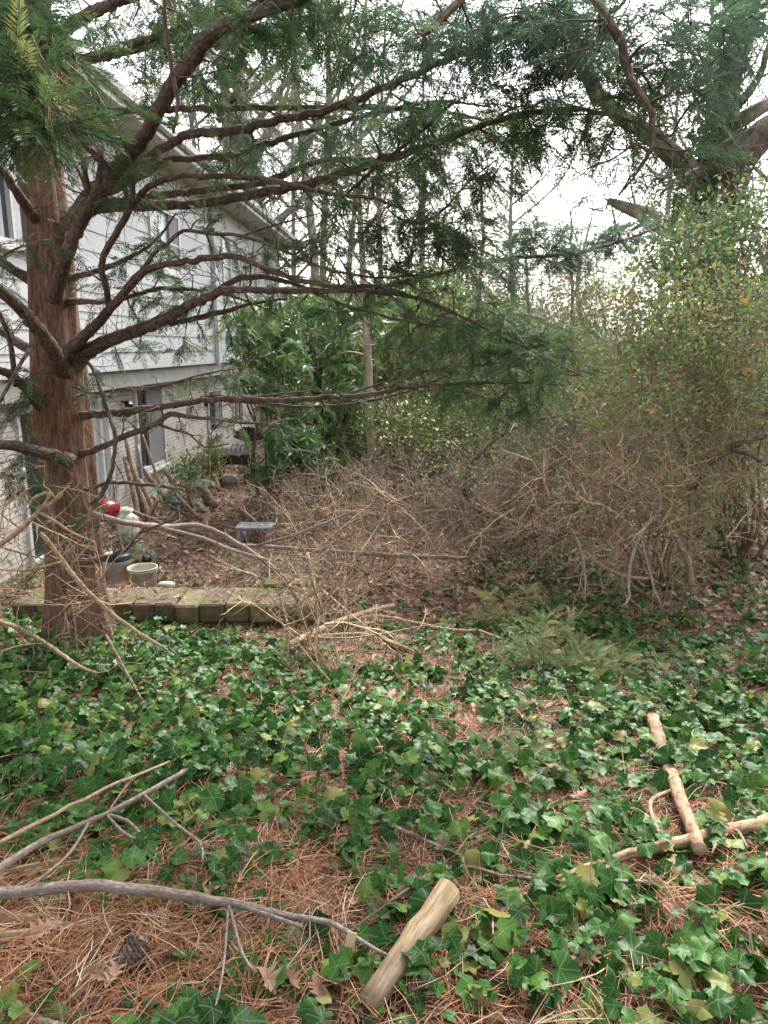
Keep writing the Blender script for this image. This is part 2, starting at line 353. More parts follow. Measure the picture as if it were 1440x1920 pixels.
M['glossy'] = leafmat('glossy_evergreen_leaf', [(.0, (.03, .075, .028)), (.5, (.07, .15, .052)), (.85, (.17, .26, .09)), (1., (.32, .35, .11))], .36, .35, .55)
M['yellowish'] = leafmat('yellow_green_leaf', [(.0, (.05, .09, .02)), (.5, (.14, .19, .05)), (.85, (.28, .27, .08)), (1., (.35, .22, .06))], .4, .3)
M['dead'] = leafmat('dead_leaf', [(.0, (.07, .034, .02)), (.35, (.20, .105, .065)), (.7, (.40, .25, .17)), (1., (.58, .43, .33))], .7, .12, .3)
M['straw'] = leafmat('pine_straw', [(.0, (.07, .03, .018)), (.3, (.20, .085, .042)), (.6, (.40, .17, .075)), (.85, (.46, .27, .15)), (1., (.55, .44, .32))], .6, .1, .3)
M['fern'] = leafmat('seedling_needles', [(.0, (.07, .12, .04)), (.5, (.17, .24, .09)), (1., (.38, .30, .14))], .5, .3)
m, n, b = newmat('leaf_litter_ground'); M['ground'] = m
v1 = mapping(n, (1, 1, 1)); vo = N(n, 'ShaderNodeTexVoronoi'); vo.inputs['Scale'].default_value = 17; n.links.new(v1, vo.inputs['Vector'])
n1 = noise(n, 30, v1, 8, .7); n2 = noise(n, 2.2, v1, 4)
sepc = N(n, 'ShaderNodeSeparateXYZ'); n.links.new(vo.outputs['Color'], sepc.inputs[0])
f = mathn(n, 'ADD', mathn(n, 'MULTIPLY', sepc.outputs[0], .5), mathn(n, 'ADD', mathn(n, 'MULTIPLY', n1.outputs[0], .6), mathn(n, 'MULTIPLY', n2.outputs[0], .15)))
r = ramp(n, [(.3, (.020, .011, .008)), (.55, (.065, .036, .022)), (.78, (.16, .095, .06)), (1., (.30, .20, .14))], f)  # litter colours darkened throughout to deepen the shade under the ivy
n.links.new(r.outputs[0], b.inputs['Base Color']); b.inputs['Roughness'].default_value = .95; bump(n, b, f, .9, .03)
def bricks():
    m, n, b = newmat('painted_brick'); lv = attr(n, 'lv'); br = N(n, 'ShaderNodeTexBrick'); n.links.new(lv.outputs['Vector'], br.inputs['Vector'])
    br.inputs['Scale'].default_value = 1; br.inputs['Brick Width'].default_value = .215; br.inputs['Row Height'].default_value = .075; br.inputs['Mortar Size'].default_value = .007
    br.inputs['Color1'].default_value = (.58, .54, .50, 1); br.inputs['Color2'].default_value = (.52, .48, .44, 1); br.inputs['Mortar'].default_value = (.28, .25, .22, 1)
    nz = noise(n, 1.5, mapping(n, (1, 1, 1)), 6); mxx = N(n, 'ShaderNodeMix', data_type='RGBA', blend_type='MULTIPLY'); mxx.inputs[0].default_value = .5
    rr = ramp(n, [(.35, (.72, .70, .55)), (.55, (1, 1, 1))], nz.outputs[0]); n.links.new(br.outputs['Color'], mxx.inputs[6]); n.links.new(rr.outputs[0], mxx.inputs[7])
    n.links.new(mxx.outputs[2], b.inputs['Base Color']); b.inputs['Roughness'].default_value = .8; bump(n, b, br.outputs['Fac'], -.5, .006); return m
M['brick'] = bricks()
M['siding'] = plain('pale_lap_siding', (.46, .46, .47), .55, .06, 1.3)
M['trim'] = plain('white_trim', (.55, .55, .54), .45, .05, 2)
M['soffit'] = plain('beige_soffit', (.50, .48, .42), .7, .08, 2)
M['band'] = plain('grey_band_board', (.34, .33, .30), .7, .15, 2)
M['roof'] = plain('brown_shingles', (.10, .09, .08), .9, .3, 20, bs=.6)
m, n, b = newmat('dark_window_glass'); b.inputs['Base Color'].default_value = (.035, .042, .05, 1); b.inputs['Roughness'].default_value = .06; b.inputs['Specular IOR Level'].default_value = .8; M['glass'] = m
M['shutter'] = plain('grey_shutter', (.20, .19, .20), .7, .08, 2)
M['window_panel'] = plain('pale_reflection_glass', (.5, .53, .58), .12, .12, 1.5, bs=0)  # pale base colour stands in for the reflection on these panes
M['redbrick'] = plain('orange_brick', (.42, .19, .10), .85, .2, 12)
M['white'] = plain('dirty_white_plastic', (.52, .51, .48), .4, .14, 5)
M['cream'] = plain('cream_plastic', (.50, .47, .38), .45, .14, 6)
M['lid'] = plain('dark_teal_plastic', (.03, .055, .07), .35, .2, 5)
M['black'] = plain('black_metal', (.018, .018, .018), .4, .2, 8)
M['red'] = plain('red_enamel', (.34, .014, .018), .24, .3, 7, bs=0)
M['greywood'] = plain('weathered_grey_wood', (.32, .33, .35), .75, .25, 9, bs=.4)
M['greymetal'] = plain('grey_metal', (.28, .27, .28), .4, .15, 6)
M['bin'] = plain('dark_green_pane', (.018, .030, .024), .5, .25, 9, bs=.3)  # dark green-black fill of the leftmost lower opening
M['blue'] = plain('blue_plastic', (.05, .16, .42), .4, .1, 4)
M['orange'] = plain('orange_plastic', (.75, .25, .06), .4, .1, 4)
M['pale'] = plain('pale_grey_stone', (.50, .46, .42), .85, .2, 6, bs=.5)
M['block'] = barkmat('mossy_wall_block', (.07, .05, .036), (.15, .11, .078), (.24, .185, .13), (16, 16, 16), 1., (.12, .125, .045), .014, mossamt=.5)
M['wire'] = plain('wire', (.15, .15, .15), .4, 0, 4, bs=0)
# ------------------------------------------------------------------ ground
gx = np.concatenate([np.linspace(-90, -9, 22), np.linspace(-8.6, 9, 150), np.linspace(10, 90, 22)])
gy = np.concatenate([np.linspace(-30, 0, 12), np.linspace(.3, 16, 170), np.linspace(17, 40, 24), np.linspace(46, 260, 12)])
XX, YY = np.meshgrid(gx, gy); ZZ = terr(XX, YY); nx, ny = len(gx), len(gy)
g = MB(); i, j = np.meshgrid(np.arange(ny-1), np.arange(nx-1), indexing='ij')
g.add(np.stack([XX, YY, ZZ], -1).reshape(-1, 3), np.stack([i*nx+j, i*nx+j+1, (i+1)*nx+j+1, (i+1)*nx+j], -1).reshape(-1, 4))
o = g.build('ground', M['ground'], origin=(0, 0, 0)); o['kind'] = 'structure'; o['label'] = 'sloping ground of brown leaf litter'
# ------------------------------------------------------------------ the house
TH = math.radians(2.73); ct, st = math.cos(TH), math.sin(TH)
def H(s, a, z): return np.array([s*st - a*ct, s*ct + a*st, z])
def hit(u, v, a):                                   # ray meets the vertical plane at lateral distance a
    d = ray(u, v); n_ = np.array([ct, -st, 0.]); t_ = -a/np.dot(d, n_); p = EYE + d*t_
    return p[0]*st + p[1]*ct, p[2]
def hbox(mb, s0, s1, a0, a1, z0, z1, tint=.5, z1b=None):
    """a0 = side nearer the camera (smaller lateral distance)"""
    z1b = z1 if z1b is None else z1b
    V = [H(s, a, z) for s, a, z in ((s0, a0, z0), (s1, a0, z0), (s1, a1, z0), (s0, a1, z0), (s0, a0, z1), (s1, a0, z1), (s1, a1, z1b), (s0, a1, z1b))]
    lv = [(s+a, z, 0) for s, a, z in ((s0, a0, z0), (s1, a0, z0), (s1, a1, z0), (s0, a1, z0), (s0, a0, z1), (s1, a0, z1), (s1, a1, z1b), (s0, a1, z1b))]
    mb.add(V, np.array([[0, 3, 2, 1], [4, 5, 6, 7], [0, 1, 5, 4], [1, 2, 6, 5], [2, 3, 7, 6], [3, 0, 4, 7]]), tint, lv)
AU, AL, AE = 5.0, 5.32, 4.35
S0, S1 = 3.0, 26.5
_, ZB = hit(300, 689, AU); _, ZE = hit(467, 390, AE); ZP = -1.40
Z2 = ZB - .30
house = thing('house', 'two-storey house with pale lap siding above painted brick, behind the big trunk', 'house', H(14, 8, ZP))
def opening(u0, u1, v0, v1, a):
    um, vm = (u0+u1)/2, (v0+v1)/2
    sa, _ = hit(u0, vm, a); sb, _ = hit(u1, vm, a); _, zt = hit(um, v0, a); _, zb = hit(um, v1, a); return [sa, sb, zb, zt]
UP = [opening(-30, 52, 222, 458, AU), opening(280, 334, 392, 508, AU), opening(416, 446, 444, 560, AU), opening(461, 480, 472, 560, AU)]
LO = [opening(148, 206, 728, 940, AL), opening(254, 306, 712, 880, AL), opening(388, 415, 728, 812, AL), opening(436, 453, 722, 800, AL)]
LO.insert(0, opening(38, 92, 765, 990, AL)); LO[0][2] = ZP + .05; LO[1][2] = ZP + .05
def spans(s0, s1, z0, z1, ops):
    cuts = [(o_[0], o_[1]) for o_ in ops if o_[2] < z1-.01 and o_[3] > z0+.01]; cur = s0; out = []
    for a, b in sorted(cuts):
        if a > cur: out.append((cur, a))
        cur = max(cur, b)
    if cur < s1: out.append((cur, s1))
    return out
mb = MB(); z = ZB; BH = .30
while z < ZE - .02:
    z2 = min(z+BH, ZE)
    zs = sorted({z, z2} | {q for o_ in UP for q in (o_[2], o_[3]) if z+.02 < q < z2-.02})
    for za, zb in zip(zs[:-1], zs[1:]):
        pa = AU - .017*(1-(za-z)/BH); pb = AU - .017*(1-(zb-z)/BH)
        for sa, sb in spans(S0, S1, za, zb, UP):
            V = [H(sa, pa, za), H(sb, pa, za), H(sb, AU+.05, za), H(sa, AU+.05, za), H(sa, pb, zb), H(sb, pb, zb), H(sb, AU+.05, zb), H(sa, AU+.05, zb)]
            mb.add(V, np.array([[0, 3, 2, 1], [0, 1, 5, 4], [1, 2, 6, 5], [3, 0, 4, 7]]), rng.uniform(.3, .7))
    z = z2
box_s = MB()
hbox(mb, S0, S1, AU+.05, AU+.1, ZB, ZE) if False else None
mb.build('siding', M['siding'], house, smooth=False)
mb = MB()
zs = sorted({ZP, Z2} | {q for o_ in LO for q in (o_[2], o_[3]) if ZP < q < Z2})
for za, zb in zip(zs[:-1], zs[1:]):
    for sa, sb in spans(S0, S1, za, zb, LO): hbox(mb, sa, sb, AL, AL+.2, za, zb)
mb.build('wall', M['brick'], house, smooth=False)
mb = MB(); hbox(mb, S0, S1, AU+.06, AL+.1, Z2, ZB-.002); mb.build('band_board', M['band'], house, smooth=False)
mb = MB(); hbox(mb, S0, S1+.02, AL+.3, 12, ZP, ZE-.02); mb.build('inner_wall', M['band'], house, smooth=False)
mb = MB(); hbox(mb, S0-.4, S1+1.2, AE+.02, AU+.02, ZE-.035, ZE-.006); mb.build('soffit', M['soffit'], house, smooth=False)
mb = MB(); hbox(mb, S0-.4, S1+1.2, AE-.03, AE+.02, ZE-.05, ZE+.17)
rf = None
mr = MB(); V = [H(S0-.4, AE-.06, ZE+.18), H(S1+1.2, AE-.06, ZE+.18), H(S1+1.2, 8.7, ZE+1.9), H(S0-.4, 8.7, ZE+1.9), H(S1+1.2, 13, ZE+.18), H(S0-.4, 13, ZE+.18)]
mr.add(V, np.array([[0, 1, 2, 3], [3, 2, 4, 5]])); V2 = [v_-np.array([0, 0, .05]) for v_ in V]; mr.add(V2, np.array([[3, 2, 1, 0], [5, 4, 2, 3], ]));
mr.add([V[1], V2[1], V2[2], V[2], V2[4], V[4]], np.array([[0, 1, 2, 3], [3, 2, 4, 5]]))
rf = mr.build('roof', M['roof'], house, smooth=False)
mb.build('fascia', M['trim'], house, smooth=False)
mb = MB()
prof = [(0, .10), (0, .0), (.05, -.03), (.11, .0), (.13, .10), (.115, .10), (.10, .01), (.05, -.018), (.012, .0)]
Sg0, Sg1 = S0-.4, S1+1.2
V = [H(s_, AE-.035-a_, ZE+.06+z_) for s_ in (Sg0, Sg1) for a_, z_ in prof]; k = len(prof)
mb.add(V, np.array([[i_, i_+1, i_+1+k, i_+k] for i_ in range(k-1)])); mb.build('gutter', M['trim'], house, smooth=False)
mb = MB(); hbox(mb, S1, S1+.12, AU-.045, AU+.2, ZB, ZE-.04); mb.build('corner_board', M['trim'], house, smooth=False)
mb = MB(); sd_, _ = hit(399, 560, AU)
hbox(mb, sd_-.05, sd_+.05, AU-.11, AU-.032, ZB-.05, ZE-.05); mb.build('downspout', M['trim'], house, smooth=False)
def window(op, a, glassm, mull=(), sill=True, fw=.07, rail=None, shutter=None, nm='window'):
    s0, s1, z0, z1 = op; f_ = MB()
    hbox(f_, s0-.02, s0+fw, a-.045, a+.08, z0-.02, z1+.02); hbox(f_, s1-fw, s1+.02, a-.045, a+.08, z0-.02, z1+.02)
    hbox(f_, s0+fw, s1-fw, a-.042, a+.08, z1-fw, z1+.018); hbox(f_, s0+fw, s1-fw, a-.042, a+.08, z0-.018, z0+fw)
    for q in mull: x = s0+(s1-s0)*q; hbox(f_, x-.025, x+.025, a-.03, a+.07, z0+fw, z1-fw)
    for q in (rail or ()): zz = z0+(z1-z0)*q; hbox(f_, s0+fw, s1-fw, a-.027, a+.07, zz-.02, zz+.02)
    root = f_.build(nm, M['trim'], house, smooth=False)
    p_ = MB(); hbox(p_, s0+fw*.5, s1-fw*.5, a+.03, a+.05, z0+fw*.5, z1-fw*.5); p_.build('pane', glassm, root, smooth=False)
    if sill: p_ = MB(); hbox(p_, s0-.06, s1+.06, a-.09, a-.046, z0-.07, z0-.021); p_.build('sill', M['trim'], root, smooth=False)
    if shutter:
        p_ = MB(); hbox(p_, s1-shutter*(s1-s0), s1-fw-.005, a-.02, a+.025, z0+fw+.003, z1-fw-.003); p_.build('window_panel', M['shutter'], root, smooth=False)
window(UP[0], AU, M['glass'], (.5,)); window(UP[1], AU, M['window_panel'], (), rail=(.48,), shutter=.35)
window(UP[2], AU, M['window_panel'], (.5,), rail=(.5,)); window(UP[3], AU, M['window_panel'], (), rail=(.5,))
window(LO[0], AL, M['bin'], (), False, .05, nm='door'); window(LO[1], AL, M['window_panel'], (.35, .7), False, .1, nm='door'); window(LO[2], AL, M['glass'], (), True, .07, shutter=.6)
window(LO[3], AL, M['glass'], (), shutter=.5); window(LO[4], AL, M['glass'], (.5,))
mb = MB()
for uu in (229, 377):                                                # wall lamps
    s_, z_ = hit(uu, 765 if uu < 300 else 752, AL); mb = MB(); c_ = H(s_, AL-.12, z_)
    lathe(mb, c_, [(0, -.16), (.03, -.15), (.05, -.12), (.075, .06), (.09, .075), (.03, .13), (0, .15)], 6)
    hbox(mb, s_-.03, s_+.03, AL-.13, AL-.002, z_+.10, z_+.13); mb.build('wall_lamp', M['black'], house, smooth=False)
# neighbour's brick house far behind
nb = thing('house', 'distant orange brick house with pale upper storey, glimpsed through the evergreen leaves', 'house', P(590, 700, 34))
a_, b_ = P(528, 720, 33), P(690, 720, 33)
mb = MB(); box(mb, ((a_[0]+b_[0])/2, 36, -.6), (b_[0]-a_[0], 6, 1.9)); mb.build('wall', M['redbrick'], nb, smooth=False)
mb = MB(); box(mb, ((a_[0]+b_[0])/2, 36, 1.5), (b_[0]-a_[0]+.1, 6.1, 2.29)); mb.build('siding', M['siding'], nb, smooth=False)
xa, xb = a_[0]-.4, b_[0]+.4
mb = MB(); V = [(xa, 32.6, 2.65), (xb, 32.6, 2.65), (xb, 39.4, 2.65), (xa, 39.4, 2.65), (xa, 36, 4.4), (xb, 36, 4.4)]
mb.add(V, (np.array([[0, 1, 5, 4], [2, 3, 4, 5], [0, 3, 2, 1]]), np.array([[0, 4, 3], [1, 2, 5]]))); mb.build('roof', M['roof'], nb, smooth=False)
mb = MB(); box(mb, (a_[0]+2.2, 32.94, 1.5), (.9, .07, 1.1)); wn = mb.build('window', M['trim'], nb, smooth=False)
mb = MB(); box(mb, (a_[0]+2.2, 32.90, 1.5), (.76, .03, .96)); mb.build('pane', M['glass'], wn, smooth=False)
# ------------------------------------------------------------------ garden wall of mossy blocks
gw0 = P(300, 1125, 6.4)
gw = thing('garden_wall', 'low L-shaped wall of mossy tan blocks edging the ivy slope', 'wall', (gw0[0], 6.5, -1.3))
ztop = -.655; xs0 = P(40, 1140, 6.4)[0]; xs1 = P(585, 1150, 6.4)[0]; x = xs0; k = 0
while x < xs1-.05:
    wdt = rng.uniform(.19, .24); mb = MB()
    dz = rng.uniform(-.008, .008); box(mb, (x+wdt/2, 6.47+rng.uniform(-.025, .025), ztop-.09+dz), (wdt-.004, .48, .18), rng.uniform(-.015, .015), rng.uniform(.2, .8), .018)
    mb.build('block', M['block'], gw, smooth=False)
    for r_ in (1, 2):
        mb = MB(); box(mb, (x+wdt/2+.05, 6.5, ztop-.09-.19*r_), (wdt-.008, .44, .18), 0, rng.uniform(.2, .8), .01); mb.build('block', M['block'], gw, smooth=False)
    x += wdt
y = 6.74; xa = P(505, 1110, 6.8)[0]
while y < 8.0:
    wdt = .21; mb = MB(); box(mb, (xa+.2, y+wdt/2, ztop-.08+rng.uniform(-.01, .01)), (.5, wdt-.012, .18), rng.uniform(-.02, .02), rng.uniform(.2, .8), .012); mb.build('block', M['block'], gw, smooth=False)
    mb = MB(); box(mb, (xa+.2, y+wdt/2, ztop-.37), (.46, wdt-.01, .38), 0, .5, .01); mb.build('block', M['block'], gw, smooth=False); y += wdt
# ------------------------------------------------------------------ patio clutter
def ground_obj(u, v): return G(u, v)
def bucket(u, v, r0, r1, h, mat, label, lid=None, handle=True):
    c = ground_obj(u, v); t = thing('bucket', label, 'bucket', c, 'buckets behind the garden wall')
    mb = MB(); lathe(mb, c, [(0, .003), (r0-.01, .003), (r0, .012), (r1, h*.86), (r1+.008, h*.87), (r1+.008, h*.9), (r1, h*.905), (r1+.003, h*.95), (r1+.01, h*.955), (r1+.01, h), (r1-.004, h), (r1-.008, h*.9), (r0-.006, .03), (0, .03)]); mb.build('body', mat, t)
    if handle:
        mb = MB(); a = np.linspace(0, PI, 15); pth = np.stack([c[0]+(r1+.012)*np.cos(a), c[1]-.02-(r1+.02)*np.sin(a), c[2]+h*.85-.13*np.sin(a), np.full(15, .003)], -1); tube(mb, pth, 5); mb.build('handle', M['wire'], t)
    if lid:
        mb = MB(); q = r1+.015; lathe(mb, c, [(0, h+.03), (q-.03, h+.03), (q-.02, h+.045), (q, h+.04), (q+.004, h-.03), (q-.004, h-.03)]); mb.build('lid', lid, t)
bucket(224, 1100, .135, .155, .40, M['white'], 'white bucket with a dark teal lid, behind the mossy wall', M['lid'])
bucket(270, 1106, .150, .175, .30, M['cream'], 'open cream bucket right of the lidded white bucket')
bucket(186, 1098, .11, .135, .28, M['white'], 'open white bucket half hidden by the big reddish trunk', None, False)
c = ground_obj(243, 1014); t = thing('barrel', 'white plastic barrel standing under the leaning poles', 'barrel', c)
mb = MB(); lathe(mb, c, [(0, .003), (.15, .003), (.165, .03), (.165, .15), (.172, .16), (.165, .17), (.165, .33), (.16, .37), (.09, .43), (.05, .45), (.05, .48), (0, .48)]); mb.build('body', M['white'], t)
mb = MB(); lathe(mb, c+[0, 0, .002], [(.056, .45), (.056, .50), (0, .503)]); mb.build('lid', M['white'], t)
# red kettle grill
c = ground_obj(197, 1005); t = thing('kettle_grill', 'red round kettle grill on black legs beside the trunk', 'grill', c); q = .26; zc = .45
mb = MB(); lathe(mb, c, [(q*math.sin(a)*1., zc-.01-q*.8*math.cos(a)) for a in np.linspace(0.02, PI/2, 9)]+[(q-.012, zc-.01)]+[((q-.015)*math.sin(a), zc-.01-(q-.015)*.8*math.cos(a)) for a in np.linspace(PI/2, .02, 7)], 32); mb.build('bowl', M['red'], t)
mb = MB(); lathe(mb, c, [(q+.01, zc-.012), (q+.012, zc)]+[((q+.006)*math.cos(a), zc+.012+q*.62*math.sin(a)) for a in np.linspace(0, PI/2-.02, 10)], 32); ld = mb.build('lid', M['red'], t)
mb = MB(); tube(mb, smooth_path([[c[0]-.05, c[1], c[2]+zc+.16, .008], [c[0]-.045, c[1], c[2]+zc+.21, .01], [c[0]+.045, c[1], c[2]+zc+.21, .01], [c[0]+.05, c[1], c[2]+zc+.16, .008]]), 8); mb.build('handle', M['black'], ld)
for k in range(3):
    a = k*2.1+.4; mb = MB(); tube(mb, [[c[0]+.12*math.cos(a), c[1]+.12*math.sin(a), c[2]+zc-.17, .01], [c[0]+.26*math.cos(a), c[1]+.26*math.sin(a), c[2]+.0, .01]], 8); mb.build('leg', M['black'], t)
# grey bench
c = ground_obj(480, 1020); t = thing('bench', 'small weathered grey bench standing in the leaf litter', 'bench', c)
mb = MB(); 
for k in range(3): box(mb, (c[0], c[1]-.13+k*.13, c[2]+.29), (.56, .12, .03), 0, .3+.2*k, .006)
mb.build('seat', M['greywood'], t, smooth=False)
for i_ in (-1, 1):
    for j_ in (-1, 1):
        mb = MB(); box(mb, (c[0]+i_*.23, c[1]+j_*.14, c[2]+.137), (.06, .06, .274), 0, .5, .006); mb.build('leg', M['greywood'], t, smooth=False)
# crate-like wooden frame right of the bench
c = ground_obj(530, 1012); t = thing('folding_chair', 'fallen greenish wooden chair lying right of the grey bench', 'chair', c)
for nm, a, b in (('leg', (-.10, 0, .0), (-.28, .1, .42)), ('leg', (.12, .05, .0), (-.06, .2, .45)), ('rail', (-.2, .12, .40), (.3, .1, .38)), ('rail', (-.12, 0, .14), (.28, .0, .15)), ('leg', (.28, .02, .0), (.27, .1, .42))):
    mb = MB(); tube(mb, [[*(c+np.array(a)), .022], [*(c+np.array(b)), .022]], 4); mb.build(nm, M['sapling'], t, smooth=False)
# poles against the wall
def pole(u0, v0, u1, v1, wpx, mat, label, y1=None):
    b = ground_obj(u0, v0); s_, z_ = hit(u1, v1, AL-.08); e = H(s_, AL-.08, z_)
    D = optd(e); r = wpx/2/F*D; mb = MB()
    tube(mb, smooth_path([[*b, r*1.1], [*((b+e)/2+rng.normal(0, .015, 3)), r*1.05], [*e, r*.9]], .15), 8, .5, .06)
    return tag(mb.build('pole', mat, None), label, 'pole', 'poles leaning on the brick wall')
pole(268, 972, 236, 824, 8, M['logs'], 'dark brown pole leaning on the brick, tallest at the left of the bundle')
pole(262, 985, 234, 858, 10, M['logs'], 'thick brown pole with the lowest top, leftmost in the leaning bundle')
pole(280, 980, 240, 845, 9, M['peeled'], 'reddish pole in the middle of the leaning bundle')
pole(278, 960, 258, 834, 5, M['greymetal'], 'thin grey metal pole between the wooden ones')
pole(312, 950, 267, 815, 5, M['cutwood'], 'thin pale pole leaning across the dark window')
pole(330, 955, 263, 875, 10, M['logs'], 'dark pole lying low and slanted under the dark window')
def log(p0, p1, r, label, mat='logs', name='log'):
    mb = MB(); p0, p1 = np.array(p0), np.array(p1); pth = smooth_path([[*p0, r], [*((p0+p1)/2+rng.normal(0, .01, 3)), r*.97], [*p1, r*.9]], .12)
    tube(mb, pth, 12, .5, .05, seed=int(abs(p0[0]*100))); o = mb.build(name, M[mat], None)
    return tag(o, label, 'log', 'logs stacked by the house')
LG = [((358, 888), (404, 950), .075, 'grey log leaning at the right of the pile, longest of the leaning logs'), ((378, 900), (398, 945), .05, 'slim grey log tucked behind the longest leaning log'),
      ((350, 905), (362, 950), .06, 'short pale split log left of the longest leaning log'), ((397, 885), (412, 920), .05, 'short grey log nearest the black grill'),
      ((262, 900), (300, 985), .045, 'brown log sloping down behind the leaning poles'), ((285, 905), (345, 950), .04, 'thin log lying towards the fern'), ((300, 930), (262, 990), .035, 'thin log crossing behind the poles'),
      ((300, 985), (370, 998), .05, 'log lying flat on the leaves at the front of the pile')]
LG += [((248, 930), (300, 975), .03, 'thin brown stick behind the white barrel end of the pile'), ((310, 880), (352, 960), .04, 'brown log slanting right behind the thin pale pole'), ((330, 895), (290, 990), .03, 'slim stick crossing left over the pile'),
       ((372, 890), (388, 948), .055, 'pale-ended log between the two grey leaning logs'), ((250, 960), (330, 992), .035, 'low stick at the very bottom of the pile'), ((320, 915), (378, 975), .04, 'dark stick slanting towards the bench'), ((270, 925), (352, 965), .03, 'narrow stick halfway up the pile')]
for (ua, va), (ub, vb), r_, lb_ in LG:
    b = G(ub, vb, r_); a = P(ua, va, b[1]+.45 if va < 940 else b[1]+.1); log(a, b, r_, lb_)
# small litter objects
def lump(name, u, v, s, mat, label, cat, seed=0, lift=0):
    c = G(u, v, 0)+np.array([0, 0, s[2]*.6+lift]); r = np.random.default_rng(seed); mb = MB(); ph = np.linspace(-PI/2, PI/2, 9); th = np.arange(14)*2*PI/14
    V = np.array([[math.cos(p_)*math.cos(t_), math.cos(p_)*math.sin(t_), math.sin(p_)] for p_ in ph for t_ in th])
    V = np.sign(V)*np.abs(V)**.75; V *= (1+.12*noise2(V[:, 0]*2+V[:, 2], V[:, 1]*2, 2, seed))[:, None]*np.array(s)[None]
    Fq = np.array([[i_*14+j_, i_*14+(j_+1) % 14, (i_+1)*14+(j_+1) % 14, (i_+1)*14+j_] for i_ in range(8) for j_ in range(14)]); mb.add(V+c, Fq, .5)
    return tag(mb.build(name, mat, None), label, cat)
lump('plastic_jug', 312, 1102, (.11, .07, .05), M['cream'], 'crumpled pale plastic jug on the ground behind the mossy wall', 'jug', 1)
lump('cup', 240, 1106, (.05, .04, .035), M['orange'], 'orange scrap of plastic at the foot of the buckets', 'cup', 2)
lump('bottle', 328, 958, (.07, .05, .05), M['blue'], 'small blue plastic bottle among the leaning logs', 'bottle', 3, .12)
lump('bag', 232, 985, (.22, .16, .2), M['white'], 'bulging white bag behind the white barrel', 'bag', 11)
lump('bag', 262, 950, (.16, .12, .14), M['white'], 'smaller white bag at the foot of the leaning poles', 'bag', 12)
lump('stone', 695, 917, (.45, .3, .12), M['pale'], 'flat pale stone at the foot of the slender trunk', 'stone', 4)
lump('stone', 428, 905, (.22, .15, .11), M['pale'], 'pale brown stone under the black grill', 'stone', 5)
lump('can', 733, 1098, (.05, .03, .02), M['greymetal'], 'crushed grey can on brown leaves in the clearing', 'can', 6)
lump('plant_pot', 275, 1055, (.07, .07, .07), M['black'], 'small black plant pot behind the cream bucket', 'pot', 7)
# black gas grill by the wall
c = G(440, 905); t = thing('gas_grill', 'black gas grill with a slatted grey lid near the far brick corner', 'grill', c); q = optd(c)/F
bx_ = c[0]; by_ = c[1]
mb = MB(); box(mb, (bx_, by_, c[2]+.55), (.62, .45, .22), .1, .5, .03); mb.build('body', M['black'], t, smooth=False)
mb = MB(); a = np.linspace(0, PI, 9); 
V = [(bx_+sx_*.34, by_-.25*math.cos(t_), c[2]+.66+.2*math.sin(t_)) for sx_ in (-1, 1) for t_ in a]
mb.add(V, (np.array([[i_, i_+1, i_+10, i_+9] for i_ in range(8)]), np.array([[0, i_+1, i_] for i_ in range(1, 8)]+[[9, 9+i_, 10+i_] for i_ in range(1, 8)]))); ld = mb.build('lid', M['greymetal'], t, smooth=False)
for k in range(7): mb = MB(); tube(mb, [[bx_-.3+k*.1, by_-.256*math.cos(t_), c[2]+.664+.206*math.sin(t_), .008] for t_ in np.linspace(.3, PI-.3, 9)], 5); mb.build('slat', M['black'], ld)
for i_ in (-1, 1):
    for j_ in (-1, 1): mb = MB(); box(mb, (bx_+i_*.27, by_+j_*.18, c[2]+.22), (.04, .04, .44), 0, .5, .004); mb.build('leg', M['black'], t, smooth=False)
mb = MB()
c2 = np.array([bx_+.33, by_+.1, c[2]+.9])
for k in range(9):
    a = math.radians(20+k*17); d = np.array([math.cos(a), 0, math.sin(a)]); pr = np.array([-d[2], 0, d[0]])
    mb.add([c2, c2+d*.33+pr*.045+[0, .02, 0], c2+d*.36+[0, -.01, 0], c2+d*.33-pr*.045+[0, .02, 0]], np.array([[0, 1, 2, 3]]))
    mb.add([c2+[0, .01, 0], c2+d*.33+pr*.045+[0, .03, 0], c2+d*.36+[0, 0, 0], c2+d*.33-pr*.045+[0, .03, 0]], np.array([[3, 2, 1, 0]]))
for k in range(2): tube(mb, [[bx_+.25+.16*k, by_-.05, c[2]+1.25, .014], [bx_+.42+.1*k, by_+.1, c[2]+.02, .016]], 6)
tag(mb.build('folded_umbrella', M['black'], None, smooth=False), 'black fan-shaped folded patio umbrella leaning on the gas grill', 'umbrella')
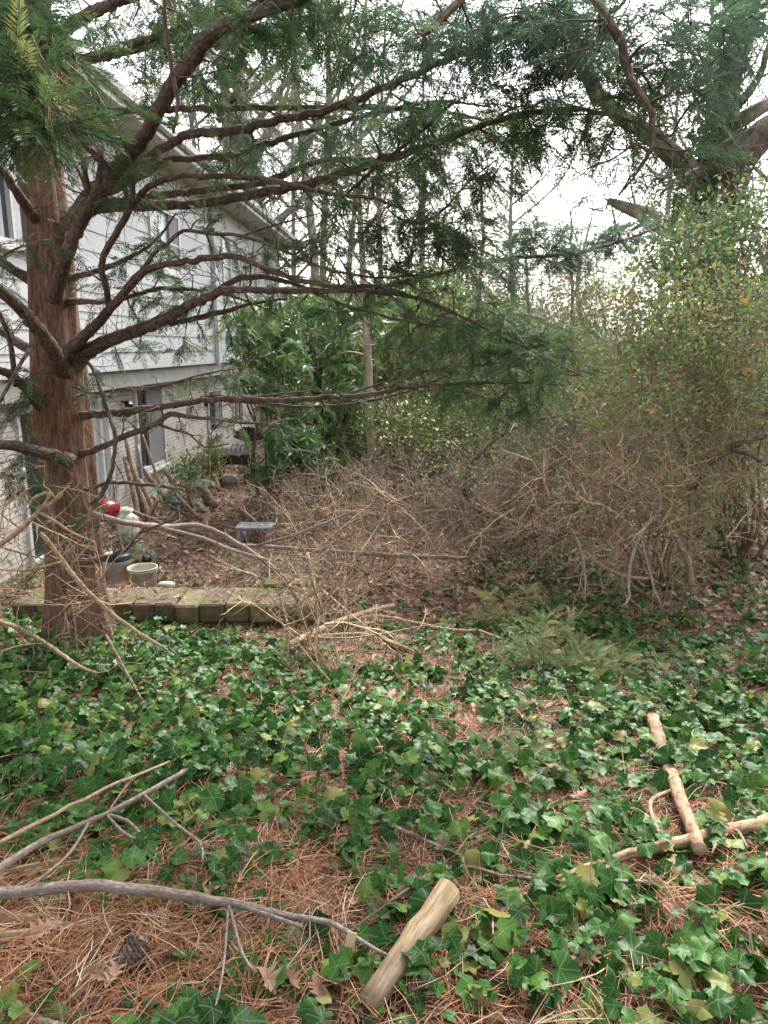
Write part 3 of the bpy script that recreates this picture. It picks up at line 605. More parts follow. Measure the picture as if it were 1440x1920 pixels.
# ------------------------------------------------------------------ growing things
def grow(mb, skel, targets, tip=.0012, k=.35, rmax=.006, jit=.12, sag=0., ns=4, bal=.12, tint=None):
    """skel rows: x,y,z,r,pathlength. joins every target to the nearest node; returns tips and directions."""
    nodes = np.zeros((len(skel)+len(targets)*4+10, 5)); nn = len(skel); nodes[:nn] = skel
    T = np.asarray(targets, float); d0 = np.empty(len(T))
    for i in range(0, len(T), 256): d0[i:i+256] = np.sqrt(((T[i:i+256, None, :]-skel[None, :, :3])**2).sum(-1)).min(1)
    tips = []; dirs = []; starts = []
    for i in np.argsort(d0):
        p = T[i]; dd = np.linalg.norm(nodes[:nn, :3]-p, axis=1); j = np.argmin(dd+bal*nodes[:nn, 4]); a = nodes[j]
        L = dd[j]
        if L < .012: continue
        r0 = min(max(a[3]*.75, tip*1.3), rmax, tip+L*.02+a[3]*k); e = p-a[:3]
        off = rng.normal(0, jit*L, 3); off[2] += sag*L
        off2 = off*.6+rng.normal(0, jit*L*.6, 3)
        pts = np.array([[*a[:3], r0], [*(a[:3]+e*.33+off), r0*.8+tip*.2], [*(a[:3]+e*.68+off2), r0*.5+tip*.5], [*p, tip]])
        pth = smooth_path(pts, n=2 if L > .15 else 1) if L > .1 else pts
        tube(mb, pth, ns, rng.uniform(.2, .8) if tint is None else tint, cap=False)
        for q, f_ in ((pts[1], .33), (pts[2], .66), (pts[3], 1.)):
            nodes[nn] = [*q, a[4]+L*f_]; nn += 1
        tips.append(p); dirs.append(p-pts[2, :3]); starts.append(a[:3])
    return np.array(tips), nrm(np.array(dirs)) if dirs else np.zeros((0, 3)), np.array(starts)
def skel_of(path, l0=0):
    path = np.asarray(path); L = np.concatenate([[0], np.cumsum(np.linalg.norm(np.diff(path[:, :3], axis=0), axis=1))])
    return np.column_stack([path, L+l0])
def trace(pts, Yfix=None, k=1.):
    """pts: (u, v, Y, width px) -> x y z r"""
    out = []
    for u, v, Y, wpx in pts:
        p = P(u, v, Y); out.append([*p, k*wpx/2/F*optd(p)])
    return np.array(out)
def blob(u, v, ru, rv, Y, dY, n, r=rng):
    t = r.normal(size=(n, 3)); t = t/np.linalg.norm(t, axis=1)[:, None]*r.uniform(0, 1, n)[:, None]**(1/2.4)
    return np.array([P(u+a*ru, v+b*rv, max(1.0, Y+c*dY)) for a, b, c in t])
# ---- the big yew
TY = 5.5; tk = trace([(160, 1250, TY, 170), (153, 1200, TY, 138), (143, 1110, TY, 106), (135, 1000, TY, 98), (128, 900, TY, 97), (118, 800, TY, 96), (110, 700, TY, 97), (101, 600, TY, 86), (95, 500, TY, 84), (86, 400, TY, 78), (78, 300, TY, 68), (76, 200, TY, 58), (75, 120, TY, 50), (72, 0, TY, 42), (70, -200, TY, 30), (70, -450, TY, 12)])
yew = thing('yew_tree', 'large evergreen tree with thick reddish fibrous trunk and sweeping needled branches at the left', 'tree', tuple(tk[0][:3]))
mb = MB(); pth = smooth_path(tk, .035); pth[:, 3] *= .96; ns = 84
tube(mb, pth, ns, .5, .0); V = mb.v[0]   # ridged fibrous surface
cen = np.repeat(pth[:, :3], ns, 0); k = len(cen); dv = V[:k]-cen; ang = np.tile(np.arange(ns)*2*PI/ns, len(pth)); zz = np.repeat(pth[:, 2], ns)
rd = 1+.075*np.sin(ang*5+zz*.6+.9*np.sin(zz*1.3))+.05*np.sin(ang*9-zz*.8+np.sin(zz*2.2))+.022*(np.abs(np.sin(ang*11.+.8*np.sin(zz*1.7)+.35*zz))**.5-.6)+.03*(np.abs(np.sin(ang*18.5+1.1*np.sin(zz*2.9+ang*2)-.5*zz))**.6-.6)*(1+.6*np.sin(zz*7+ang*3))+.008*rng.uniform(-1, 1, k)
V[:k] = cen+dv*rd[:, None]; mb.build('trunk', M['trunk'], yew)
BR = {  # (u, v, Y, px width)
'a': [(118, 445, 5.45, 42), (160, 380, 5.1, 36), (215, 322, 4.8, 34), (265, 265, 4.4, 31), (300, 200, 4.1, 31), (345, 130, 3.8, 32), (400, 62, 3.5, 32), (470, 30, 3.3, 27), (560, 0, 3.1, 22), (660, -40, 2.9, 18), (800, -90, 2.7, 10)],
'a2': [(398, 66, 3.5, 18), (405, 20, 3.45, 15), (414, -40, 3.3, 12)], 'a3': [(415, 55, 3.5, 16), (460, 22, 3.4, 13), (505, -10, 3.2, 11), (600, -60, 3, 8)],
'b': [(102, 560, 5.4, 36), (124, 482, 4.9, 31), (150, 420, 4.7, 28), (175, 375, 4.55, 22), (184, 345, 4.5, 15), (190, 290, 4.5, 11), (188, 235, 4.5, 10), (182, 170, 4.4, 7)],
'b2': [(172, 378, 4.6, 14), (160, 320, 4.5, 11), (143, 268, 4.4, 9), (120, 215, 4.3, 5)],
'b3': [(168, 370, 4.6, 9), (146, 320, 4.6, 8), (112, 262, 4.6, 7), (90, 230, 4.6, 4)],
'c': [(205, 578, 4.9, 15), (199, 545, 4.8, 14), (189, 500, 4.7, 14), (194, 481, 4.7, 15), (229, 419, 4.6, 15), (244, 388, 4.5, 15), (250, 345, 4.4, 10), (243, 300, 4.4, 9), (232, 262, 4.3, 6)],
'c2': [(246, 386, 4.5, 14), (225, 340, 4.4, 14), (180, 290, 4.3, 13), (133, 248, 4.2, 10), (95, 215, 4.1, 6)],
'c3': [(246, 388, 4.5, 16), (280, 352, 4.4, 14), (325, 332, 4.3, 13), (450, 332, 4.1, 12), (525, 341, 3.9, 11), (600, 360, 3.7, 9), (700, 372, 3.5, 7), (760, 395, 3.4, 4)],
'd': [(125, 425, 5.5, 36), (175, 388, 5.3, 31), (260, 385, 5.0, 25), (330, 385, 4.8, 21), (400, 378, 4.6, 20), (500, 360, 4.4, 20), (600, 338, 4.1, 18), (720, 300, 3.8, 16), (820, 268, 3.5, 14), (950, 220, 3.1, 12), (1070, 206, 2.9, 9), (1170, 222, 2.7, 7), (1265, 280, 2.6, 5), (1320, 345, 2.5, 3)],
'd2': [(200, 388, 5.2, 18), (270, 372, 5.1, 16), (400, 355, 4.9, 14), (500, 340, 4.8, 14), (550, 320, 4.7, 12), (620, 300, 4.5, 10), (720, 300, 4.3, 7)],
'e': [(120, 432, 5.5, 28), (185, 350, 5.3, 23), (230, 328, 5.1, 22), (275, 298, 4.9, 20), (320, 270, 4.8, 18), (360, 251, 4.6, 18), (440, 244, 4.4, 18), (525, 226, 4.2, 18), (600, 210, 4.0, 17), (665, 186, 3.8, 16), (730, 160, 3.6, 15), (810, 125, 3.3, 14), (900, 82, 3.0, 13), (985, 48, 2.8, 12), (1060, -5, 2.6, 9)],
'f': [(190, 365, 5.3, 20), (280, 321, 5.1, 16), (320, 300, 5.0, 14), (360, 297, 4.9, 13), (440, 289, 4.7, 14), (500, 270, 4.5, 13), (600, 240, 4.3, 12), (720, 208, 4.0, 10), (820, 190, 3.7, 7), (920, 200, 3.4, 4)],
'g': [(82, 205, 5.5, 20), (170, 208, 5.2, 15), (250, 206, 5.0, 14), (480, 203, 4.6, 13), (720, 202, 4.3, 12), (850, 212, 4.1, 8), (960, 240, 3.9, 4)],
'h': [(76, 128, 5.5, 26), (130, 120, 5.2, 22), (185, 103, 5.0, 20), (250, 82, 4.8, 18), (320, 60, 4.6, 15), (390, 35, 4.4, 12), (470, -5, 4.2, 8)],
'h2': [(120, 122, 5.3, 16), (210, 106, 5.0, 14), (300, 82, 4.8, 12), (380, 65, 4.6, 9), (480, 60, 4.3, 6), (600, 75, 4.1, 4)],
'i': [(78, 100, 5.5, 30), (130, 50, 5.0, 28), (200, 10, 4.5, 24), (290, -20, 4.1, 18), (400, -60, 3.8, 10)],
'j': [(306, -30, 2.9, 10), (309, 20, 2.9, 9), (312, 60, 2.9, 9), (322, 130, 2.9, 9), (333, 190, 2.9, 8), (325, 250, 2.9, 5)],
'k': [(130, 690, 5.5, 50), (158, 662, 5.35, 36), (200, 640, 5.1, 28), (250, 622, 4.9, 26), (310, 597, 4.7, 24), (360, 570, 4.5, 22), (400, 552, 4.3, 20), (428, 542, 4.2, 17), (520, 545, 4.0, 13), (600, 546, 3.9, 12), (680, 545, 3.7, 10), (790, 562, 3.5, 8), (880, 600, 3.3, 6), (960, 645, 3.2, 4)],
'k2': [(402, 552, 4.3, 15), (440, 526, 4.3, 13), (490, 519, 4.2, 11), (560, 535, 4.1, 9), (640, 570, 3.9, 8), (750, 600, 3.7, 6), (850, 615, 3.5, 4)],
'k3': [(320, 608, 4.8, 13), (370, 596, 4.7, 13), (420, 585, 4.6, 12), (470, 570, 4.5, 7), (540, 560, 4.4, 4)],
'l': [(120, 680, 5.5, 44), (138, 650, 5.3, 30), (160, 628, 5.1, 24), (190, 600, 4.9, 22), (210, 575, 4.8, 20), (240, 540, 4.7, 19), (262, 515, 4.6, 19), (290, 500, 4.5, 15), (350, 490, 4.3, 14), (400, 483, 4.2, 14), (450, 483, 4.1, 13), (500, 505, 4.0, 12), (560, 525, 3.9, 11), (640, 537, 3.8, 9), (720, 540, 3.6, 8), (845, 585, 3.4, 6), (970, 645, 3.2, 5), (1090, 705, 3.0, 3)],
'l2': [(264, 512, 4.6, 11), (285, 478, 4.5, 10), (310, 460, 4.5, 9), (345, 432, 4.4, 8), (400, 438, 4.3, 8), (450, 442, 4.2, 8), (520, 465, 4.0, 7), (600, 500, 3.9, 6), (700, 520, 3.7, 5), (790, 515, 3.6, 4)],
'l3': [(450, 445, 4.2, 6), (490, 430, 4.2, 5), (540, 415, 4.1, 4), (600, 400, 4.0, 3)],
'm': [(122, 567, 5.5, 18), (160, 565, 5.2, 13), (200, 566, 5.0, 11), (250, 555, 4.9, 10), (300, 542, 4.8, 10), (380, 545, 4.6, 8), (450, 560, 4.4, 5), (520, 590, 4.3, 3)],
'n': [(122, 522, 5.5, 18), (160, 514, 5.2, 12), (200, 501, 5.0, 12), (240, 484, 4.9, 10), (290, 452, 4.7, 6), (330, 400, 4.6, 4)],
'o': [(126, 705, 5.5, 50), (112, 682, 5.2, 38), (88, 640, 4.8, 34), (50, 592, 4.5, 28), (0, 545, 4.2, 23), (-60, 505, 4.0, 16)],
'p': [(80, 420, 5.5, 34), (58, 398, 5.3, 25), (35, 365, 5.1, 22), (0, 315, 4.9, 18), (-50, 270, 4.7, 12)],
'q': [(90, 560, 5.5, 36), (58, 525, 5.5, 26), (25, 507, 5.4, 22), (0, 490, 5.3, 20), (-60, 460, 5.1, 14)],
'r': [(140, 870, 5.5, 40), (118, 858, 5.2, 28), (80, 850, 5.0, 25), (30, 837, 4.8, 23), (-10, 831, 4.6, 20), (-70, 822, 4.4, 15)],
's': [(95, 790, 5.5, 26), (68, 755, 5.3, 21), (42, 722, 5.1, 21), (20, 704, 5.0, 18), (0, 695, 4.9, 16), (-60, 680, 4.7, 12)],
't': [(90, 680, 5.6, 30), (60, 658, 5.7, 23), (30, 640, 5.8, 20), (0, 620, 5.9, 16), (-60, 590, 6.0, 10)],
's2': [(29, 722, 5.05, 12), (26, 690, 4.9, 12), (20, 645, 4.8, 12), (5, 602, 4.7, 11), (-20, 560, 4.6, 8)],
'o2': [(54, 655, 4.9, 8), (20, 715, 4.7, 8), (-5, 760, 4.6, 7), (-40, 800, 4.5, 5)],
'u': [(140, 779, 5.5, 24), (165, 778, 5.3, 18), (200, 776, 5.2, 18), (270, 768, 5.0, 16), (350, 755, 4.7, 14), (420, 748, 4.5, 12), (520, 750, 4.3, 11), (620, 745, 4.1, 10), (700, 738, 3.9, 10), (760, 727, 3.7, 8), (860, 720, 3.5, 7), (960, 718, 3.3, 5), (1060, 722, 3.2, 3)],
'u2': [(420, 750, 4.5, 8), (480, 756, 4.5, 7), (560, 762, 4.4, 6), (640, 760, 4.3, 6), (700, 750, 4.2, 5), (760, 735, 4.0, 4), (850, 700, 3.9, 3)],
'u3': [(370, 752, 4.7, 7), (392, 742, 4.7, 7), (440, 744, 4.6, 6), (500, 742, 4.5, 5), (600, 730, 4.4, 3)],
'u4': [(640, 744, 4.1, 5), (760, 705, 3.8, 4), (850, 690, 3.6, 4), (940, 680, 3.5, 3)],
'v': [(148, 852, 5.5, 18), (165, 848, 5.3, 14), (220, 825, 5.1, 13), (290, 795, 4.9, 12), (320, 778, 4.8, 12), (370, 783, 4.6, 8), (430, 790, 4.5, 6), (480, 793, 4.4, 5), (560, 786, 4.2, 3)],
'v2': [(298, 795, 4.9, 9), (325, 806, 4.8, 6), (355, 814, 4.7, 5), (385, 838, 4.6, 4), (430, 832, 4.5, 3)],
'w': [(158, 668, 5.3, 8), (165, 680, 5.2, 8), (180, 705, 5.1, 8), (190, 740, 5.0, 9), (203, 772, 5.0, 10), (213, 806, 4.9, 10), (216, 836, 4.9, 10), (213, 862, 4.9, 9), (207, 893, 4.9, 10), (188, 930, 5.0, 9), (170, 945, 5.1, 8)],
'x': [(150, 922, 5.5, 12), (175, 914, 5.3, 9), (200, 906, 5.2, 9), (240, 905, 5.0, 8), (300, 912, 4.9, 8), (345, 918, 4.8, 5)],
'y': [(140, 742, 5.5, 9), (170, 738, 5.3, 6), (200, 734, 5.2, 6), (240, 727, 5.1, 5), (300, 724, 5.0, 5), (380, 702, 4.8, 4), (450, 690, 4.7, 3)],
'z': [(120, 1046, 5.45, 20), (150, 1053, 5.3, 15), (190, 1048, 5.2, 13), (225, 1038, 5.0, 11), (245, 1022, 4.9, 8), (262, 1000, 4.9, 6), (340, 968, 4.8, 4)],
'ra': [(1090, -60, 2.5, 26), (1122, 0, 2.4, 25), (1150, 55, 2.4, 22), (1170, 110, 2.4, 20), (1186, 150, 2.35, 18), (1206, 180, 2.3, 15), (1220, 215, 2.3, 13), (1222, 260, 2.3, 12), (1214, 292, 2.3, 9), (1190, 330, 2.3, 5), (1160, 366, 2.3, 3)],
'ra2': [(1216, 288, 2.3, 6), (1196, 270, 2.3, 7), (1175, 280, 2.3, 5), (1150, 298, 2.3, 4), (1090, 320, 2.3, 2)],
'ra3': [(1222, 250, 2.3, 5), (1258, 255, 2.35, 6), (1272, 230, 2.35, 6), (1292, 200, 2.4, 5)],
'rb': [(900, -50, 2.6, 20), (862, 0, 2.55, 18), (832, 30, 2.5, 16), (794, 66, 2.45, 12)],
'rc': [(652, 362, 3.7, 5), (700, 320, 3.6, 7), (760, 270, 3.5, 7), (806, 232, 3.4, 6), (850, 190, 3.3, 4)],
'rd': [(745, 408, 3.5, 4), (770, 418, 3.5, 6), (800, 415, 3.4, 6), (840, 385, 3.4, 5), (880, 340, 3.3, 4), (930, 300, 3.2, 3)],
're': [(700, 541, 3.6, 8), (790, 520, 3.8, 8), (880, 500, 4.1, 8), (960, 484, 4.4, 8), (1070, 476, 4.6, 7), (1170, 450, 4.8, 6), (1245, 422, 5.0, 3)],
'rf': [(-120, 40, 2.3, 20), (-40, 60, 2.2, 14), (40, 78, 2.1, 9), (110, 95, 2.1, 6), (185, 108, 2.1, 3)],
'rg': [(-110, 150, 1.9, 16), (-40, 165, 1.8, 12), (30, 190, 1.8, 8), (80, 220, 1.8, 5), (125, 250, 1.8, 3)],
'rh': [(-120, 560, 4.4, 10), (-40, 520, 4.3, 8), (30, 465, 4.2, 5), (100, 458, 4.1, 3)],
}
# foliage: (branch letters, [(u, v, ru, rv, Y, dY, n)])
FO = {
'a': [(560, 55, 110, 45, 3.5, .5, 26), (420, 160, 70, 60, 4., .4, 12), (680, 70, 80, 60, 3.2, .4, 26)],
'e': [(830, 110, 90, 50, 3.2, .35, 27), (950, 70, 110, 60, 2.9, .35, 37), (640, 250, 90, 40, 4, .4, 13), (760, 210, 60, 40, 3.6, .3, 14), (480, 290, 60, 40, 4.5, .3, 10), (1060, 60, 70, 60, 2.8, .3, 21)],
'f': [(900, 200, 120, 60, 3.4, .4, 27), (620, 290, 90, 40, 4.3, .4, 14), (1000, 160, 80, 60, 3, .3, 21)],
'g': [(840, 240, 110, 45, 4.1, .4, 26), (430, 180, 80, 30, 4.8, .3, 8), (620, 190, 80, 30, 4.4, .3, 8), (960, 270, 60, 50, 3.9, .3, 16)],
'd': [(860, 310, 90, 60, 3.3, .4, 33), (1000, 240, 100, 50, 3., .35, 33), (1110, 250, 80, 40, 2.8, .3, 15), (700, 350, 90, 50, 3.8, .3, 20), (1200, 200, 70, 60, 2.7, .3, 16), (1290, 340, 50, 60, 2.6, .2, 8), (560, 385, 60, 30, 4.2, .3, 8)],
'd2': [(640, 330, 90, 40, 4.5, .3, 22), (760, 310, 70, 45, 4.3, .3, 18), (420, 345, 60, 20, 4.9, .2, 6)],
'c3': [(760, 420, 80, 50, 3.4, .3, 26), (640, 400, 70, 40, 3.7, .3, 12), (850, 440, 60, 50, 3.3, .3, 18), (400, 320, 70, 25, 4.2, .2, 6)],
'c': [(270, 330, 40, 40, 4.4, .2, 8), (225, 300, 40, 50, 4.3, .2, 8)], 'c2': [(140, 280, 50, 30, 4.2, .2, 8), (215, 380, 30, 20, 4.4, .2, 4)],
'b': [(190, 200, 50, 60, 4.4, .3, 12), (170, 150, 60, 50, 4.5, .3, 10)],
'h': [(300, 100, 110, 35, 4.7, .3, 26), (430, 60, 90, 35, 4.3, .3, 20)], 'h2': [(420, 110, 120, 40, 4.5, .3, 22), (560, 100, 90, 40, 4.2, .3, 18), (300, 170, 60, 50, 4.8, .3, 14)],
'i': [(230, 40, 120, 35, 4.3, .3, 24), (370, 10, 100, 30, 3.9, .3, 20)], 'j': [(325, 230, 25, 25, 2.9, .1, 2)],
'l': [(900, 600, 80, 40, 3.3, .3, 16), (1010, 680, 80, 40, 3.1, .25, 17), (700, 560, 70, 35, 3.7, .3, 8), (330, 470, 60, 25, 4.4, .2, 4), (560, 500, 60, 25, 4., .2, 5)],
'l2': [(760, 510, 90, 45, 3.6, .3, 17), (560, 450, 70, 35, 4.0, .3, 7), (380, 420, 60, 25, 4.3, .2, 4), (660, 470, 60, 40, 3.8, .3, 8)],
'k': [(880, 640, 90, 40, 3.4, .3, 14), (700, 590, 70, 30, 3.7, .3, 6), (500, 560, 50, 20, 4.1, .2, 3), (260, 660, 70, 15, 5, .2, 4)],
'k2': [(780, 620, 90, 35, 3.6, .3, 11), (600, 580, 60, 25, 4, .3, 4)], 'k3': [(470, 600, 60, 25, 4.5, .2, 10), (360, 640, 70, 25, 4.7, .2, 10), (380, 560, 50, 15, 4.6, .2, 6)],
'm': [(330, 555, 80, 25, 4.7, .2, 10), (300, 590, 50, 25, 4.8, .2, 8)], 'n': [(270, 480, 60, 30, 4.8, .2, 12), (200, 520, 50, 25, 5, .2, 7)],
'p': [(20, 290, 50, 40, 5, .3, 8)], 'q': [(20, 480, 50, 30, 5.4, .3, 8)], 'r': [(30, 890, 60, 30, 4.8, .3, 12), (40, 930, 60, 40, 5, .3, 12)], 's': [(20, 770, 60, 40, 5, .3, 16), (50, 700, 40, 30, 5, .2, 6)], 't': [(20, 600, 50, 30, 5.9, .2, 8)],
'u': [(860, 740, 70, 25, 3.5, .3, 8), (960, 740, 90, 35, 3.3, .3, 15), (760, 690, 60, 40, 3.8, .3, 6)], 'u4': [(950, 640, 90, 40, 3.5, .3, 13), (1020, 620, 70, 30, 3.4, .2, 7)],
'u2': [(820, 690, 70, 30, 3.9, .3, 12)], 'v': [(240, 790, 20, 15, 5, .1, 2), (470, 790, 60, 20, 4.4, .2, 5)], 'y': [(420, 700, 80, 20, 4.8, .2, 9), (170, 725, 40, 30, 5.1, .15, 8)], 'x': [(330, 900, 40, 20, 4.8, .2, 5)],
'z': [(130, 980, 60, 40, 5.2, .2, 8)],
'ra': [(1190, 50, 120, 70, 2.6, .5, 37), (1080, 70, 90, 60, 2.8, .5, 26), (1300, 70, 100, 80, 2.7, .5, 34), (1260, 130, 90, 50, 2.6, .4, 20), (1120, 150, 90, 60, 2.8, .4, 22), (1370, 50, 90, 60, 2.7, .4, 19), (1350, 140, 60, 40, 2.7, .4, 7)],
'rb': [(800, 60, 80, 50, 2.7, .3, 16), (900, 40, 100, 60, 2.8, .3, 34), (1000, 20, 100, 50, 2.7, .3, 34)],
're': [(990, 440, 60, 35, 4.5, .3, 34), (1080, 455, 70, 25, 4.7, .3, 30), (1160, 440, 70, 25, 4.9, .3, 22), (930, 500, 70, 30, 4.2, .3, 22), (1040, 490, 60, 20, 4.6, .2, 16)],
'rc': [(800, 260, 60, 50, 3.4, .3, 16)], 'rd': [(900, 370, 70, 60, 3.2, .3, 16), (820, 450, 60, 40, 3.4, .3, 9)],
'rf': [(40, 50, 60, 45, 2.1, .2, 20), (120, 100, 50, 35, 2.1, .15, 10), (50, 0, 80, 30, 2.2, .2, 14)], 'rg': [(40, 150, 60, 50, 1.9, .2, 20), (60, 210, 60, 30, 1.8, .15, 16), (110, 235, 40, 15, 1.8, .1, 6)],
'rh': [(40, 470, 70, 20, 4.2, .1, 8), (0, 540, 40, 30, 4.4, .1, 5)],
'a2': [(480, 40, 80, 40, 3.3, .3, 14)], 'a3': [(560, 10, 100, 40, 3.1, .3, 22)],
}
def needles_on(mbl, tips, dirs, starts, protos, extra=3, scale=(.8, 1.3), tb=.3, flat=.35):
    n = len(tips)
    if n == 0: return
    for q in range(extra+1):
        f_ = (1.0, .9, .72, .5, .3)[q]; pos = starts+(tips-starts)*f_ if q else tips-dirs*.02
        side = np.where(rng.random(n) < .5, 1, -1)*(-1 if q % 2 else 1)
        lat = nrm(np.cross(dirs, [0, 0, 1.])+1e-4); X = dirs+(lat*side[:, None]*rng.uniform(.5, 1.1, (n, 1)) if q else 0)+rng.normal(0, .15, (n, 3)); X[:, 2] -= .12
        Z = np.array([0, 0, 1.])+rng.normal(0, flat, (n, 3))
        pick = rng.integers(0, len(protos), n)
        for k_, pr in enumerate(protos):
            m_ = pick == k_; scatter(mbl, pr, X[m_], Z[m_], pos[m_], rng.uniform(*scale, m_.sum()), np.clip(rng.normal(tb, .2, m_.sum()), 0, 1))
for key, pts in BR.items():
    tr = trace(pts, k=.86); pth = smooth_path(tr, .045)
    wob = rng.normal(0, .0035, (len(pth), 3)); pth[1:-1, :3] += wob[1:-1]*np.minimum(1, pth[1:-1, 3:]*60)
    mb = MB(); tube(mb, pth, 12 if pts[0][3] > 14 else 8, .5, .07, seed=len(key))
    sk = skel_of(pth[::2]); nf = []
    # short bare twigs and stubs along every limb
    nt_ = int(len(pth)*.22)
    idx = rng.integers(1, len(pth), nt_); tg = pth[idx, :3]+rdir(nt_, .1)*rng.uniform(.04, .22, (nt_, 1)); grow(mb, sk, tg, .0014, .2, .004)
    nt_ = int(len(pth)*.20); idx = rng.integers(1, len(pth), nt_); twigs_at(mb, pth[idx, :3], rdir(nt_, -.1), (.12, .38))
    tips = []
    if key in FO:
        tg = np.vstack([blob(q_[0], q_[1], q_[2]*1.25, q_[3]*1.2, q_[4], q_[5]*1.2, q_[6]) for q_ in FO[key]])
        n_ = int(len(pth)*.12); i_ = rng.integers(len(pth)//3, len(pth), n_); tg = np.vstack([tg, pth[i_, :3]+rdir(n_)*rng.uniform(.08, .3, (n_, 1))*[1, 1, .6]])
        tips, dirs, starts = grow(mb, sk, tg, .0016, .3, .007, .08, .05)
        nl = MB(); near = tips[:, 1].mean() < 4.3
        needles_on(nl, tips, dirs, starts, SPRAY if near else SPRAYF, 2 if key in ('ra', 'rb') else 3 if key in ('ra', 'rb', 'e', 'f', 'd') else 4, (.75, 1.15), .52)
    bo = mb.build('branch', M['limb'], yew)
    if len(tips):
        nl.build('needles', M['needle2'] if key in ('re', 'ra', 'rb', 'e') else M['needle'], bo, smooth=False)
# dead pine needles caught in the near spray and a straw tuft on the trunk
mb = MB(); n = 46; pos = np.array([P(*(q_)) for q_ in zip(rng.uniform(-10, 130, n), rng.uniform(60, 200, n), rng.uniform(1.7, 1.95, n))]); X = np.column_stack([rng.normal(.5, .35, n), rng.normal(0, .2, n), rng.normal(-1, .2, n)])
scatter(mb, bent(4, .06, .011, 1), X, rdir(n), pos, rng.uniform(.12, .2, n), rng.uniform(.5, 1, n)); tag(mb.build('pine_straw', M['straw'], None, smooth=False), 'dead orange pine needles caught in the needle spray at top left', 'pine needles', None, 'stuff')
mb = MB(); n = 260; ang = rng.uniform(-PI, 0, n); c = P(118, 762, TY); zt = c[2]+rng.uniform(-.05, .06, n); rr = .195
pos = np.column_stack([c[0]+rr*np.cos(ang), c[1]+rr*np.sin(ang), zt]); X = np.column_stack([np.cos(ang)*.25+rng.normal(0, .25, n), np.sin(ang)*.25, -np.ones(n)])
scatter(mb, bent(4, .1, .012, 2), X, rdir(n), pos, rng.uniform(.12, .24, n), rng.uniform(.2, .9, n)); tag(mb.build('pine_straw', M['straw'], None, smooth=False), 'brown pine straw tuft draped around the reddish trunk', 'pine needles', None, 'stuff')
# ------------------------------------------------------------------ sticks and fallen wood
def stick(name, label, pts, mat, subs=(), lift=.03, group='fallen sticks on the ground', cat='stick', ns=8, twigs=0):
    """pts (u, v, w) on the ground, or (u, v, w, Y) in the air"""
    def path(pp):
        out = []
        for q in pp:
            w_ = q[2]; p = G(q[0], q[1], lift) if len(q) == 3 else P(q[0], q[1], q[3]); out.append([*p, w_*.97/2/F*optd(p)])
        return np.array(out)
    main = smooth_path(path(pts), .05); main[1:-1, :3] += rng.normal(0, .002, (len(main)-2, 3)); mb = MB(); tube(mb, main, ns, .5, .06)
    sk = skel_of(main)
    for s_ in subs:
        a = path(s_); a[0, :3] = main[np.argmin(np.linalg.norm(main[:, :3]-a[0, :3], axis=1)), :3] if True else a[0, :3]
        q = smooth_path(a, .05); tube(mb, q, 6, .5, .05); sk = np.vstack([sk, skel_of(q)])
    if twigs:
        i_ = rng.integers(0, len(sk), twigs); tg = sk[i_, :3]+rdir(twigs, .3)*rng.uniform(.05, .35, (twigs, 1)); tg[:, 2] = np.maximum(tg[:, 2], terr(tg[:, 0], tg[:, 1])+.01); grow(mb, sk, tg, .0012, .3, .004)
    return tag(mb.build(name, mat, None), label, cat, group)
stick('branch', 'long grey knobbly branch lying across the pine straw, curving down to the right', [(-60, 1680, 22), (0, 1675, 22), (150, 1662, 22), (300, 1672, 20), (430, 1693, 17), (520, 1710, 14), (620, 1730, 11), (680, 1765, 8), (725, 1790, 6)], M['twiggrey'], [[(430, 1693, 9), (500, 1715, 9), (566, 1738, 7)], [(430, 1695, 6), (455, 1790, 7), (480, 1822, 5)], [(430, 1700, 5), (418, 1820, 5), (395, 1925, 4)]], .085, cat='branch')
stick('branch', 'grey branch slanting up to the right above the knobbly one', [(-40, 1660, 18), (0, 1628, 17), (60, 1590, 15), (130, 1555, 13), (200, 1525, 12), (270, 1490, 11), (330, 1455, 10), (362, 1440, 9), (392, 1441, 6)], M['twiggrey'], [[(165, 1545, 6), (130, 1600, 6), (60, 1660, 6)], [(275, 1488, 6), (330, 1545, 6), (375, 1580, 5), (380, 1612, 4)], [(195, 1530, 7), (240, 1540, 8), (262, 1562, 5)], [(200, 1528, 6), (228, 1558, 6), (252, 1572, 4)], [(205, 1518, 4), (240, 1470, 4), (265, 1450, 3)], [(361, 1455, 4), (362, 1425, 4)]], .12, cat='branch')
stick('cane', 'straight tan cane lying left of centre, above the grey branches', [(-40, 1598, 8), (0, 1578, 8), (60, 1548, 8), (130, 1512, 7), (220, 1468, 6), (318, 1428, 5)], M['twigtan'], lift=.14)
stick('log', 'cut round log with weathered smooth wood in the bottom foreground', [(690, 1886, 50, 1.46), (748, 1804, 50, 1.575), (842, 1668, 48, 1.80)], M['cutwood'], lift=.035, cat='log', ns=22)
stick('branch', 'thick peeling branch running down between the ivy at right', [(1216, 1325, 22), (1262, 1460, 27), (1312, 1592, 26)], M['peeled'], [[(1244, 1475, 8), (1222, 1500, 9), (1226, 1540, 7), (1248, 1580, 5)]], .085, cat='branch', ns=12)
stick('branch', 'tan limb from the right edge reaching down left under the peeling branch', [(1500, 1528, 30), (1310, 1572, 25), (1160, 1608, 18), (1030, 1652, 10)], M['peeled'], [[(1360, 1548, 6), (1385, 1560, 7), (1402, 1590, 5)], [(1360, 1545, 6), (1345, 1580, 6), (1335, 1600, 4)]], .07, cat='branch', ns=12)
stick('branch', 'straight grey stick lying right of centre', [(733, 1548, 10), (800, 1580, 11), (878, 1612, 10)], M['twiggrey'], [[(822, 1590, 7), (840, 1635, 6)]], .05, cat='branch')
